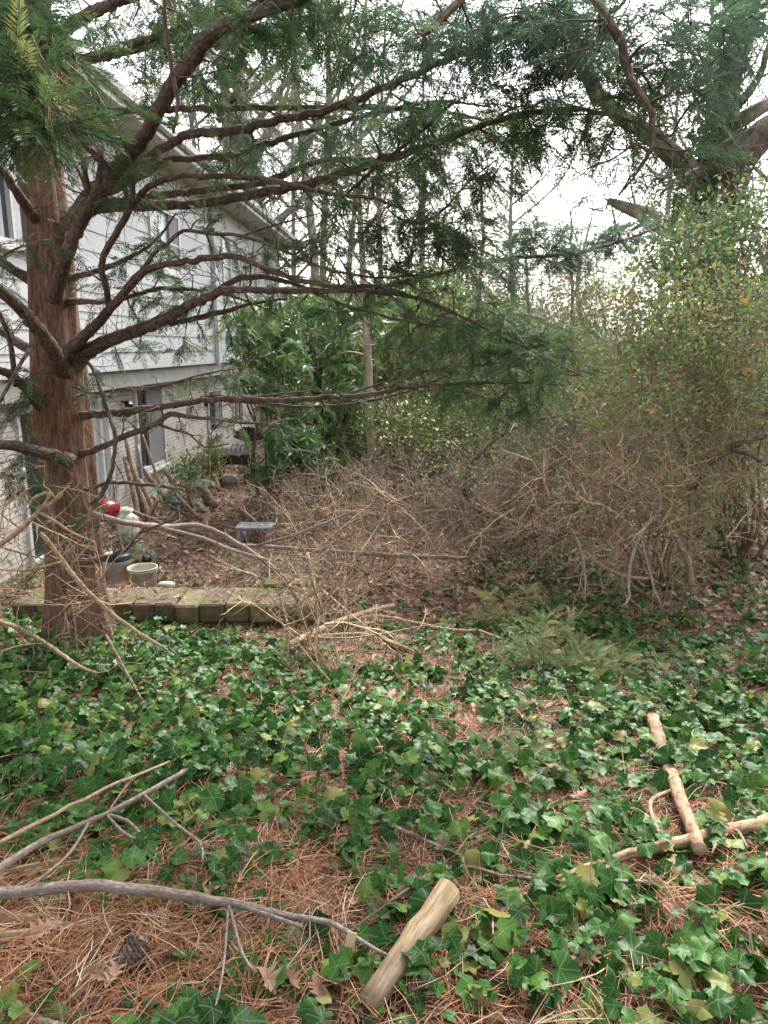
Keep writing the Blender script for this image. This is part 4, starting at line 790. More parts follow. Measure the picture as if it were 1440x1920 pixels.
stick('branch', 'thin wavy twig crossing from the cut log towards the tan limb', [(720, 1700, 7), (760, 1672, 7), (800, 1645, 7), (870, 1625, 7), (940, 1640, 7), (1000, 1650, 8), (1100, 1652, 8), (1215, 1654, 8)], M['twiggrey'], [[(850, 1628, 4), (910, 1600, 4), (990, 1625, 4), (1060, 1660, 4)], [(1100, 1650, 5), (1070, 1690, 4), (1050, 1730, 3)]], .06, cat='branch', twigs=14)
stick('branch', 'short forked twig at the bottom edge left of the log', [(330, 1985, 8), (395, 1920, 7), (440, 1895, 6), (520, 1870, 4)], M['twiggrey'], [], .03, cat='branch')
stick('branch', 'grey stick cut by the bottom left corner', [(-40, 1880, 24), (0, 1895, 22), (60, 1912, 20), (120, 1930, 18)], M['twiggrey'], [], .03, cat='branch')
stick('branch', 'pale stick lying over the ivy at centre right of the dead stems', [(640, 1170, 6), (700, 1156, 9), (760, 1165, 9), (820, 1178, 9), (875, 1184, 8)], M['twigtan'], [[(860, 1190, 6), (895, 1182, 6), (940, 1198, 5)]], .08, cat='branch')
stick('branch', 'crooked pale limb rising to the right over the wall corner', [(540, 1210, 12), (590, 1185, 14), (640, 1165, 14), (700, 1145, 12), (740, 1135, 8)], M['twigtan'], [[(600, 1195, 8), (680, 1190, 8), (760, 1215, 5)]], .12, cat='branch')
stick('branch', 'long brown branch slanting down across the wall end', [(170, 962, 12, 5.0), (215, 975, 12, 5.0), (300, 988, 13, 5.4), (370, 985, 11, 5.6), (420, 1005, 11, 5.7), (470, 1035, 12, 5.7), (520, 1072, 11, 5.7), (545, 1105, 9, 5.8), (575, 1150, 8, 5.8)], M['twiggrey'], [[(300, 990, 7, 5.4), (380, 1010, 9, 5.5), (430, 1030, 8, 5.6), (500, 1050, 7, 5.6)]], cat='branch', twigs=30)
stick('branch', 'thin brown branch lying level behind the wall corner', [(440, 1022, 7, 6.8), (520, 1026, 8, 6.9), (600, 1033, 9, 7.0), (720, 1040, 9, 7.1), (800, 1044, 9, 7.2), (880, 1046, 7, 7.3)], M['twiggrey'], [[(600, 1035, 5, 7), (660, 1000, 5, 7), (720, 975, 4, 7.1)], [(480, 1022, 6, 6.8), (560, 1000, 6, 6.7), (660, 960, 5, 6.6)]], cat='branch', twigs=40)
stick('branch', 'bare pale branch slanting in front of the trunk down to the ivy', [(75, 1000, 9, 4.3), (95, 1020, 9, 4.3), (130, 1070, 10, 4.3), (170, 1115, 9, 4.3), (215, 1155, 8, 4.3), (265, 1190, 7, 4.3), (308, 1214, 5, 4.3)], M['twigtan'], [[(248, 1180, 4, 4.3), (238, 1205, 4, 4.3)], [(120, 1058, 5, 4.3), (90, 1060, 4, 4.2), (40, 1070, 3, 4.2), (0, 1068, 3, 4.2)]], cat='branch', twigs=26)
stick('branch', 'curved pale branch arching at the left edge in front of the trunk', [(-30, 1040, 10, 4.0), (30, 1000, 10, 4.0), (70, 960, 9, 4.0), (85, 945, 8, 4.0), (95, 925, 7, 4.0), (75, 928, 6, 4.0), (60, 935, 6, 4.0), (56, 952, 5, 4.0)], M['twigtan'], [[(75, 965, 7, 4), (95, 945, 9, 4), (115, 925, 9, 4)], [(80, 970, 6, 4), (110, 982, 6, 4), (130, 996, 5, 4), (160, 1010, 4, 4)]], cat='branch', twigs=30)
stick('branch', 'tan branch lying on the ivy at the left edge', [(-40, 1155, 9), (0, 1166, 9), (40, 1180, 9), (85, 1206, 8), (120, 1230, 8), (150, 1250, 7), (180, 1262, 5)], M['twigtan'], [[(85, 1206, 4), (40, 1210, 4), (0, 1222, 3)]], .22, cat='branch', twigs=14)
stick('branch', 'dark thin branch hanging to the left of the dead stems', [(520, 1088, 4, 5.2), (528, 1130, 5, 5.1), (540, 1180, 6, 4.9), (538, 1240, 5, 4.7), (536, 1290, 5, 4.5), (560, 1350, 4, 4.3)], M['twigbrown'], [], cat='branch', twigs=8)
stick('branch', 'short dark stick stuck upright in the ivy at the left', [(128, 1540, 5, 2.65), (122, 1500, 6, 2.65), (120, 1465, 7, 2.62), (122, 1438, 6, 2.6)], M['twigbrown'], [[(120, 1462, 5, 2.62), (140, 1464, 5, 2.6)]], cat='branch')
stick('branch', 'slanted brown stick standing in the ivy below the wall', [(198, 1190, 6, 4.2), (220, 1230, 6, 4.1), (245, 1275, 6, 4.0), (268, 1318, 5, 3.9)], M['twigbrown'], [], cat='branch')
stick('branch', 'long straight weed stem rising over the wall end', [(576, 1036, 5, 5.4), (590, 1100, 6, 5.2), (597, 1160, 6, 5.0), (590, 1220, 6, 4.8), (604, 1290, 5, 4.5)], M['twigtan'], [], cat='branch', twigs=10)
for k, (u, v, L_, wd_, lb_, an) in enumerate([(72, 1640, .13, .075, 'broken slab of mossy wood by the left branches', .3), (30, 1738, .13, .035, 'pale wood chip at the left edge', -.5), (25, 1772, .10, .03, 'small pale wood chip just below the larger one', -.1), (648, 1830, .16, .05, 'splintered pointed stake standing left of the cut log', 1.35)]):
    c = G(u, v, .0)+np.array([0, 0, .03]); mb = MB(); n_ = 7
    d = np.array([math.cos(an), math.sin(an)*.5, math.sin(an)*.9 if an > 1 else .12]); d /= np.linalg.norm(d); s_ = nrm(np.cross(d, [0, .6, 1.])); q = np.cross(s_, d); V = []
    for i_ in range(n_):
        f_ = i_/(n_-1); hw = wd_/2*(1-.75*max(0, f_-.5)*2*(an > 1))*rng.uniform(.9, 1.08); p = c+d*(f_-.5)*L_
        V += [p+s_*hw+q*.012, p-s_*hw+q*.014, p-s_*hw*.9-q*.012, p+s_*hw*.95-q*.012]
    mb.add(V, np.array([[i_*4+j_, i_*4+(j_+1) % 4, i_*4+4+(j_+1) % 4, i_*4+4+j_] for i_ in range(n_-1) for j_ in range(4)]+[[3, 2, 1, 0], [n_*4-4, n_*4-3, n_*4-2, n_*4-1]]))
    tag(mb.build('wood_chip', M['cutwood'], None, smooth=False), lb_, 'wood chip', 'broken wood on the straw')
# pine cone
c = G(238, 1800, .03); mb = MB(); core = []; n_ = 90
i_ = np.arange(n_); a = i_*2.39996; h_ = i_/n_; rad = .012+.022*np.sin(np.clip(h_*1.05, 0, 1)*PI)**.6; ax = nrm(np.array([.5, .4, .5]))
e1 = nrm(np.cross(ax, [0, 0, 1.])); e2 = np.cross(ax, e1); out = np.cos(a)[:, None]*e1+np.sin(a)[:, None]*e2; pos = c+ax*(h_[:, None]-.4)*.09+out*rad[:, None]*.35
scatter(mb, fan([(0, .25), (.5, .5), (1, .42), (1.12, 0), (1, -.42), (.5, -.5), (0, -.25)], .0, lambda x, y: .35*x*x, (.6, 0)), out+ax*.5, ax+out*.1, pos, rad*.95, rng.uniform(.2, .8, n_))
lathe(mb, c, [(0, -.035), (.014, -.02), (.016, .0), (.012, .03), (0, .05)], 10)
tag(mb.build('pine_cone', M['logs'], None, smooth=False), 'brown open pine cone half sunk in the pine straw', 'pine cone')
# ------------------------------------------------------------------ ground cover
def sample(n, y0, y1, xf=.62, pw=1.0):
    y = y0+(y1-y0)*rng.random(n)**pw; x = rng.uniform(-1, 1, n)*(xf*y+.9); return x, y
def gauss(u, v, cu, cv, su, sv): return np.exp(-(((u-cu)/su)**2+((v-cv)/sv)**2))
def ivy_density(x, y):
    z = terr(x, y); u, v = pix(np.stack([x, y, z], -1))
    d = .37+.17*sstep((3.6-y)/1.2)+.12*gauss(u, v, 650, 1550, 350, 200)+.22*noise2(x, y, 3.2, 11)+.55*noise2(x, y, 9., 12)+.35*noise2(x, y, 19., 13)
    d = d+.28*gauss(u, v, 250, 1320, 330, 150)+.25*gauss(u, v, 250, 1530, 300, 70)+.18*gauss(u, v, 1250, 1330, 300, 130)+.2*gauss(u, v, 1200, 1750, 300, 160)
    d = d-.85*gauss(u, v, 150, 1800, 330, 110)-.05*gauss(u, v, 640, 1440, 180, 110)-.1*gauss(u, v, 900, 1420, 160, 60)-.45*gauss(u, v, 660, 1230, 130, 60)-.1*gauss(u, v, 560, 1780, 140, 100)-.28*gauss(u, v, 1360, 1180, 150, 70)-.35*gauss(u, v, 505, 1190, 80, 32)
    d = np.where((y > 6.2) & (x < 1.0), d-.26, d); d = d-.7*gauss(u, v, 380, 1010, 130, 60)-.35*gauss(u, v, 760, 1100, 140, 50)-.12*(y > 9)
    inwall = (y > 6.2) & (y < 6.85) & (x > xs0) & (x < xs1+.05)
    return np.where(inwall, -1, d)
def tilt(n, s, up=1.): z = rng.normal(0, s, (n, 3)); z[:, 2] = up; z[:, 1] -= .35; return nrm(z)
mbi = MB(); petiole = MB()
for (y0, y1, cnt, sc0, sc1, hh) in ((.9, 2.6, 5200, .030, .064, .11), (2.6, 4.5, 9000, .034, .066, .17), (4.5, 7, 14000, .034, .066, .17), (7, 11, 14000, .036, .066, .12), (11, 22, 22000, .05, .09, .16)):
    x, y = sample(cnt, y0, y1); d = ivy_density(x, y); kp = rng.random(cnt) < np.clip(d*1.25, 0, 1); x, y = x[kp], y[kp]; n = len(x)
    hgt = rng.random(n)**.9*hh*np.clip(d[kp]*1.1, .3, 1)*np.where((y > 5.5) & (y < 6.3) & (x > xs0+1.6) & (x < xs1+.1), .35, 1)+.012; pos = np.stack([x, y, terr(x, y)+hgt], -1); az = rng.uniform(0, 2*PI, n); X = np.stack([np.cos(az), np.sin(az)-.25, rng.normal(-.15, .2, n)], -1); Z = tilt(n, .6)
    sc_ = rng.uniform(sc0, sc1, n)*rng.choice([.7, 1, 1.15], n); tn = np.clip(rng.normal(.42, .22, n)+.15*noise2(x, y, 4, 5), 0, 1); tn = np.where(rng.random(n) < .05, rng.uniform(.85, 1, n), tn)
    pk = rng.integers(0, 5, n)
    for k_ in range(5): m_ = pk == k_; scatter(mbi, (IVYN if y1 < 4.6 else IVY)[k_], X[m_], Z[m_], pos[m_], sc_[m_], tn[m_])
    if y1 < 7.1:
        for q in range(0, n, 3 if y1 > 3 else 1):
            b = pos[q]-nrm(X[q])*.03; b[2] = terr(b[0], b[1])+.005; r_ = .0011
            petiole.add(np.array([b+[r_, 0, 0], b-[r_, 0, 0], pos[q]-[r_*.7, 0, 0], pos[q]+[r_*.7, 0, 0]]), np.array([[0, 1, 2, 3]]), rng.uniform(.3, 1))
tag(mbi.build('ivy', M['ivy'], None, origin=(0, 4, -.4), smooth=True), 'dark green lobed ivy leaves carpeting the slope', 'ivy', None, 'stuff')
# runners
for q in range(900):
    x, y = sample(1, 1.0, 6.5); x, y = x[0], y[0]; a = rng.uniform(0, 2*PI); pp = []
    for s_ in range(7): pp.append([x, y, terr(x, y)+rng.uniform(.006, .045), rng.uniform(.001, .0019)]); a += rng.normal(0, .5); x += math.cos(a)*.06; y += math.sin(a)*.06
    tube(petiole, smooth_path(pp, n=2), 3, rng.uniform(.2, .9), cap=False)
tag(petiole.build('ivy_stems', M['twigtan'], None, origin=(0, 4, -.4), smooth=False), 'thin tan ivy runners and leaf stalks between the leaves', 'ivy', None, 'stuff')
# pine straw
mbs = MB(); PN = [bent(3, b_, .016, k_) for k_, b_ in enumerate((.02, .06, .11, -.05, .17))]
for (y0, y1, cnt, wz) in ((.8, 2.3, 33000, .75), (2.3, 4.2, 28000, 1.2), (4.2, 7, 14000, 1.8)):
    x, y = sample(cnt, y0, y1); u, v = pix(np.stack([x, y, terr(x, y)], -1))
    d = .55+.4*noise2(x, y, 3, 21)+.9*gauss(u, v, 200, 1780, 380, 140)+.5*gauss(u, v, 700, 1430, 260, 180)+.3*gauss(u, v, 900, 1800, 200, 120)-.3*gauss(u, v, 250, 1320, 300, 80)
    kp = rng.random(cnt) < np.clip(d, .12, 1); x, y = x[kp], y[kp]; m3 = len(x)//3; x = np.repeat(x[:m3], 3)+rng.normal(0, .004, m3*3); y = np.repeat(y[:m3], 3)+rng.normal(0, .004, m3*3); n = m3*3; az = np.repeat(rng.uniform(0, 2*PI, m3), 3)+rng.normal(0, .16, n); tp_ = np.repeat(np.clip(rng.normal(.42, .26, m3)+.2*noise2(x[::3], y[::3], 5, 44)+.2*gauss(*pix(np.stack([x[::3], y[::3], terr(x[::3], y[::3])], -1)), 200, 1780, 380, 160), 0, 1), 3)
    X = np.stack([np.cos(az), np.sin(az), rng.normal(0, .16, n)], -1); pos = np.stack([x, y, terr(x, y)+rng.random(n)**1.5*.045+.004], -1); pos -= nrm(X)*.05
    pk = rng.integers(0, 5, n); L_ = rng.uniform(.09, .19, n)
    for k_ in range(5):
        m_ = pk == k_; V_, F_, l_ = PN[k_]; V_ = V_.copy(); V_[:, 1] = V_[:, 1]; scatter(mbs, (V_, F_, l_), X[m_], tilt(m_.sum(), .25), pos[m_], L_[m_], tp_[m_])
tag(mbs.build('pine_straw', M['straw'], None, origin=(0, 2, 0), smooth=False), 'orange brown fallen pine needles matting the foreground', 'pine needles', None, 'stuff')
# dead leaves
mbd = MB()
for (y0, y1, cnt, s0, s1) in ((.9, 3, 120, .045, .08), (.9, 3, 3800, .012, .03), (3, 6.2, 2600, .05, .10), (3, 6.2, 5000, .015, .035), (6.2, 10, 6500, .06, .11), (10, 17, 9000, .07, .13), (17, 30, 5000, .10, .18)):
    x, y = sample(cnt, y0, y1); z = terr(x, y); n = cnt; az = rng.uniform(0, 2*PI, n); X = np.stack([np.cos(az), np.sin(az), rng.normal(0, .25, n)], -1)
    inw = (y > 6.2) & (y < 6.75) & (x > xs0) & (x < xs1); pos = np.stack([x, y, np.where(inw, ztop, z)+rng.uniform(.004, .035, n)], -1)
    kp = ~inw | (rng.random(n) < .22); pk = rng.integers(0, 3 if s1 > .04 and y1 < 4 else 5, n)
    for k_ in range(5): m_ = (pk == k_) & kp; scatter(mbd, OAK[k_], X[m_], tilt(m_.sum(), .35), pos[m_], rng.uniform(s0, s1, m_.sum()), np.clip(rng.normal(.55, .25, m_.sum()), 0, 1))
n = 60; pp = np.array([G(u_, v_, .05) for u_, v_ in zip(np.r_[rng.uniform(1240, 1440, 30), rng.uniform(0, 1440, 30)], np.r_[rng.uniform(1120, 1230, 30), rng.uniform(1350, 1900, 30)])]); az = rng.uniform(0, 6.28, n)
for k_ in range(5): m_ = np.arange(n) % 5 == k_; scatter(mbd, OAK[k_ % 3], np.stack([np.cos(az), np.sin(az), az*0], -1)[m_], tilt(m_.sum(), .3), pp[m_], rng.uniform(.07, .11, m_.sum()), rng.uniform(.3, .75, m_.sum()))
tag(mbd.build('dead_leaves', M['dead'], None, origin=(0, 6, -1), smooth=False), 'dry brown oak leaves scattered over the ground and patio', 'dead leaves', None, 'stuff')
n = 420; x = rng.uniform(xs0, xs1, n); y = rng.uniform(6.25, 6.72, n); az = rng.uniform(0, 6.28, n); kp = rng.random(n) < np.clip(1.1-(x-xs0)/(xs1-xs0)*1.0, .12, 1); mw = MB()
scatter(mw, PN[1], np.stack([np.cos(az), np.sin(az), az*0], -1)[kp], tilt(kp.sum(), .2), np.stack([x, y, ztop+rng.uniform(.003, .02, n)], -1)[kp], rng.uniform(.08, .2, kp.sum()), rng.random(kp.sum()))
tag(mw.build('pine_straw', M['straw'], None, smooth=False), 'dry pine straw lying along the top of the mossy wall', 'pine needles', None, 'stuff')
# small twigs lying about
mbt = MB()
for q in range(1500):
    x, y = sample(1, 1.0, 12, pw=1.3); x, y = x[0], y[0]; a = rng.uniform(0, 2*PI); L_ = rng.uniform(.05, .35); r_ = rng.uniform(.0012, .0032); pp = []
    lz = rng.uniform(0, .12)
    for s_ in range(4): pp.append([x, y, terr(x, y)+.02+lz*s_/3+rng.uniform(0, .02), r_*(1-.2*s_)]); a += rng.normal(0, .35); x += math.cos(a)*L_/3; y += math.sin(a)*L_/3
    tube(mbt, np.array(pp), 4, rng.random(), cap=False)
tag(mbt.build('twig_litter', M['twigtan'], None, origin=(0, 4, -.5)), 'small broken twigs scattered through the ivy', 'twigs', None, 'stuff')
# ------------------------------------------------------------------ shrubs, saplings, dead stems
def put_leaves(mbl, tips, dirs, starts, protos, per=4, s=(.025, .04), tb=.5, tsd=.22, spread=.05, droop=0., up=.8, whorl=False):
    n = len(tips)
    for q in range(per):
        f_ = rng.uniform(.0, .6, (n, 1)) if not whorl else np.zeros((n, 1)); pos = tips+(starts-tips)*f_+(rng.normal(0, spread, (n, 3)) if not whorl else 0)
        if whorl:
            a = q*2*PI/per+rng.uniform(0, .5, n); l1 = nrm(np.cross(dirs, [.1, .2, 1.])); l2 = np.cross(dirs, l1); X = l1*np.cos(a)[:, None]+l2*np.sin(a)[:, None]+dirs*.35; X[:, 2] -= droop; Z = dirs+rng.normal(0, .2, (n, 3))
        else: X = dirs*.5+rdir(n); X[:, 2] -= droop; Z = rng.normal(0, .5, (n, 3)); Z[:, 2] += up
        pk = rng.integers(0, len(protos), n)
        for k_, pr in enumerate(protos): m_ = pk == k_; scatter(mbl, pr, X[m_], Z[m_], pos[m_], rng.uniform(*s, m_.sum()), np.clip(rng.normal(tb, tsd, m_.sum()), 0, 1))
def shrub(label, base, stems, bare, leafy, stemmat, leafmat_, per=4, s=(.035, .06), tb=.5, protos=None, name='shrub', cat='shrub', group='shrubs of the thicket', whorl=False, droop=0., r0=.012, jit=.16, balance=.1, tip=.0026, spread=.05, lname='leaves', ns=3, tsd=.22, tl=(.2, .5), dens=1.):
    """base: ground point; stems: list of top points; bare/leafy: target arrays"""
    t = thing(name, label, cat, tuple(base), group); mb = MB(); sk = []
    stems = [np.array(e)+rng.normal(0, .22, 3)*q_ for e in stems for q_ in (0, 1)]
    for k_, e in enumerate(stems):
        b = base+np.array([rng.normal(0, .13), rng.normal(0, .13), 0]); b[2] = terr(b[0], b[1])-.02; L = np.linalg.norm(e-b)
        pts = np.array([[*b, r0], [*(b+(e-b)*.3+rng.normal(0, .045*L, 3)*[1, 1, .2]), r0*.85], [*(b+(e-b)*.65+rng.normal(0, .04*L, 3)), r0*.6], [*e, r0*.3]]); pth = smooth_path(pts, .08); tube(mb, pth, 7, .5, .08, cap=False); sk.append(skel_of(pth))
    sk = np.vstack(sk)
    if bare is not None and len(bare):
        tb_, db_, _ = grow(mb, sk, bare, tip, .3, r0*.6, jit, ns=ns, bal=balance)
        m_ = rng.random(len(tb_)) < .42*dens
        if tl: twigs_at(mb, tb_[m_], db_[m_], tl, jit=.8)
    lo = None
    if leafy is not None and len(leafy):
        tips, dirs, starts = grow(mb, sk, leafy, tip, .3, r0*.6, jit, ns=ns, bal=balance); lo = MB()
        m_ = rng.random(len(tips)) < .4*dens
        if tl and not whorl: twigs_at(mb, tips[m_], dirs[m_], tl, jit=.6)
        put_leaves(lo, tips, dirs, starts, protos or LEAF, int(per*(1 if whorl else 1.7*dens)), s, tb, tsd, spread*(1 if whorl else 2.6), droop, whorl=whorl)
    mb.build('stems', stemmat, t)
    if lo is not None: lo.build(lname, leafmat_, t, smooth=False)
    return t
def B(*a): return blob(*a)
vs = np.vstack
SH = {}
SH['a'] = shrub('bare tangled shrub with crooked tan stems standing at right, its trunks in a tight clump', G(1240, 1095), [P(1180, 900, 6.6), P(1250, 860, 6.8), P(1330, 820, 6.4), P(1140, 960, 6.3), P(1290, 930, 6.9), P(1210, 960, 6.5)],
      vs([B(1180, 930, 170, 110, 6.4, 1.0, 190), B(1290, 880, 150, 130, 6.6, 1.0, 150), B(1170, 1060, 130, 60, 6.0, .6, 26), B(1080, 900, 120, 90, 6.5, 1, 70)]), vs([B(1240, 760, 190, 80, 6.6, 1.0, 170), B(1340, 900, 140, 140, 6.5, 1.0, 120), B(1150, 950, 150, 80, 6.6, 1, 60)]), M['twigtan'], M['small'], 4, tb=.55, r0=.022)
SH['b'] = shrub('wide bare shrub with arching grey-brown stems right of the slender trunk', G(985, 1015), [P(900, 820, 8.0), P(960, 850, 8.3), P(1040, 880, 8.0), P(860, 900, 7.6), P(1080, 930, 7.6), P(800, 930, 8.)],
      vs([B(930, 930, 210, 95, 8.0, 1.3, 230), B(1060, 880, 170, 120, 8.2, 1.3, 160), B(800, 970, 170, 75, 7.8, 1, 130)]), vs([B(1050, 790, 150, 60, 8.2, 1, 140), B(940, 890, 190, 90, 8.1, 1.3, 170)]), M['twiggrey'], M['small'], 4, tb=.4, r0=.018)
shrub('dense brownish shrub filling the middle of the thicket', G(1110, 1000), [P(1040, 800, 9.2), P(1120, 780, 9.4), P(1200, 800, 9.1), P(1000, 860, 9)],
      vs([B(1080, 870, 190, 110, 9.1, 1.2, 260), B(1200, 860, 150, 100, 9.2, 1.2, 150)]), vs([B(1120, 750, 170, 70, 9.2, 1.1, 200), B(1100, 850, 190, 80, 8.8, 1.2, 150)]), M['twigbrown'], M['small'], 4, tb=.5, r0=.018)
shrub('tall leafy shrub at the right edge with olive and reddish leaves', G(1400, 1050), [P(1340, 560, 6.8), P(1400, 500, 7), P(1280, 600, 7.2), P(1460, 700, 6.6), P(1220, 640, 7.4), P(1180, 700, 7.5)],
      vs([B(1330, 760, 190, 150, 7, 1, 130)]), vs([B(1330, 610, 190, 120, 7, 1.1, 300), B(1400, 720, 140, 140, 6.8, 1, 160), B(1200, 650, 130, 100, 7.4, 1, 150), B(1170, 560, 110, 70, 7.6, 1, 70)]), M['twigbrown'], M['small'], 6, tb=.62, r0=.024)
shrub('bright green vine-draped shrub below the forked tree at upper right', G(1370, 990), [P(1300, 440, 8.6), P(1380, 400, 8.8), P(1260, 500, 8.6), P(1440, 450, 8.6)],
      None, vs([B(1320, 460, 130, 80, 8.6, 1, 190), B(1410, 410, 90, 90, 8.8, 1, 110), B(1240, 490, 90, 50, 8.5, .8, 80), B(1400, 530, 110, 80, 8.6, 1, 110)]), M['twiggrey'], M['glossy'], 5, (.045, .08), tb=.7, r0=.03)
shrub('shadowy green shrub behind the bare stems at the right edge', G(1440, 980), [P(1430, 780, 9.4), P(1350, 800, 9.6), P(1480, 850, 9)], vs([B(1380, 850, 120, 80, 9.6, .8, 160)]), vs([B(1390, 860, 140, 120, 9.8, 1.2, 180), B(1300, 930, 140, 60, 10, 1, 90)]), M['twigbrown'], M['small'], 5, (.05, .08), tb=.4, r0=.016)
# middle band
shrub('pale green loose shrub behind the thicket, right of the second slender stem', G(1010, 940), [P(980, 640, 12), P(1060, 620, 12.5), P(1120, 680, 12)], None, vs([B(1010, 720, 150, 100, 12, 1.6, 260), B(1120, 720, 120, 70, 12.5, 1.6, 150), B(930, 770, 110, 80, 11.8, 1.3, 120)]), M['twigbrown'], M['small'], 6, (.06, .10), tb=.4, r0=.025)
shrub('yellow-green speckled shrub between the two slender stems', G(800, 935), [P(760, 760, 13), P(830, 740, 13.4), P(880, 790, 13)], vs([B(800, 860, 110, 50, 12.6, 1, 130)]), vs([B(790, 800, 120, 80, 13, 1.4, 220), B(870, 820, 90, 60, 13, 1.2, 90)]), M['twigbrown'], M['yellowish'], 6, (.07, .11), tb=.45, r0=.02)
shrub('evergreen with long glossy drooping leaves beside the house corner', G(515, 925), [P(480, 620, 13.2), P(520, 590, 13.4), P(440, 660, 13), P(560, 640, 13.6)], None, vs([B(495, 610, 80, 55, 13.2, 1.2, 120), B(510, 690, 80, 70, 13.2, 1.2, 90), B(550, 760, 60, 70, 13.4, 1, 24)]), M['twigbrown'], M['glossy'], 8, (.16, .25), tb=.62, protos=LONG, whorl=True, droop=.45, r0=.035, name='evergreen_shrub', group='glossy evergreens by the house')
shrub('broad glossy evergreen with dark crooked stems left of the slender trunk', G(610, 925), [P(600, 560, 15), P(640, 600, 15.4), P(580, 640, 14.8), P(660, 680, 15), P(620, 760, 14.8)], None, vs([B(620, 600, 110, 70, 15, 1.4, 130), B(630, 700, 100, 80, 15.2, 1.4, 130), B(590, 820, 80, 60, 14.6, 1, 70), B(650, 810, 80, 60, 15, 1, 70), B(560, 560, 90, 35, 15.2, 1, 24)]), M['limb'], M['glossy'], 8, (.17, .26), tb=.68, protos=LONG, whorl=True, droop=.4, r0=.045, name='evergreen_shrub', group='glossy evergreens by the house')
shrub('low glossy evergreen with bright leaves below the house corner', G(560, 940), [P(540, 830, 12.3), P(580, 820, 12.4), P(510, 860, 12)], None, vs([B(550, 840, 60, 40, 12.3, .8, 80), B(500, 890, 50, 30, 12, .7, 40), B(600, 870, 50, 30, 12.4, .7, 36)]), M['twigbrown'], M['glossy'], 8, (.13, .2), tb=.45, protos=LONG, whorl=True, droop=.3, r0=.02, name='evergreen_shrub', group='glossy evergreens by the house')
shrub('tall leafy evergreen behind the slender trunk, light green', G(760, 915), [P(740, 560, 17), P(780, 520, 17.4), P(840, 600, 17), P(700, 600, 17)], None, vs([B(760, 620, 120, 90, 17, 1.5, 260), B(840, 590, 90, 80, 17.4, 1.2, 150), B(780, 740, 130, 70, 16.8, 1.2, 200)]), M['twigbrown'], M['glossy'], 7, (.17, .26), tb=.8, protos=LONG, whorl=True, droop=.2, r0=.05, name='evergreen_shrub', group='glossy evergreens behind the clearing')
shrub('dark leafy evergreen beyond the second slender stem', G(920, 920), [P(900, 620, 18), P(960, 600, 18.4), P(1000, 700, 18)], None, vs([B(930, 660, 120, 100, 18, 1.5, 260), B(1010, 720, 110, 80, 18.3, 1.2, 170), B(900, 790, 110, 60, 17.5, 1, 120)]), M['twigbrown'], M['glossy'], 7, (.16, .25), tb=.72, protos=LONG, whorl=True, droop=.2, r0=.05, name='evergreen_shrub', group='glossy evergreens behind the clearing')
shrub('rust-tinged bare shrub at the back of the clearing', G(730, 925), [P(700, 860, 14.5), P(760, 850, 14.6), P(650, 880, 14.5)], vs([B(700, 880, 140, 38, 14.5, 1.4, 170)]), None, M['twigbrown'], None, r0=.014)
shrub('brown bare shrub spreading over the leaves near the grey bench', G(600, 985), [P(560, 900, 9.6), P(640, 920, 9.8), P(680, 950, 9.4)], vs([B(650, 955, 140, 55, 9.3, 1.2, 140), B(520, 920, 70, 40, 11.5, .6, 30)]), vs([B(620, 940, 150, 45, 9.6, 1, 90)]), M['twigbrown'], M['small'], 4, tb=.4, r0=.012)
shrub('fern-like green plant growing in front of the log pile', G(350, 935), [P(345, 880, 11), P(370, 885, 11), P(325, 890, 11)], None, vs([B(348, 888, 32, 16, 11, .3, 60)]), M['twigbrown'], M['glossy'], 4, (.05, .09), tb=.55, r0=.008, name='fern', cat='fern', group=None)
shrub('yellow-green clump of grassy leaves against the mossy brick', G(388, 905), [P(385, 850, 13.6), P(395, 860, 13.6)], None, vs([B(388, 868, 18, 26, 13.6, .25, 60)]), M['twigtan'], M['yellowish'], 4, (.12, .2), tb=.5, protos=LONG, r0=.006, name='ornamental_grass', cat='plant', group=None, droop=-.6)
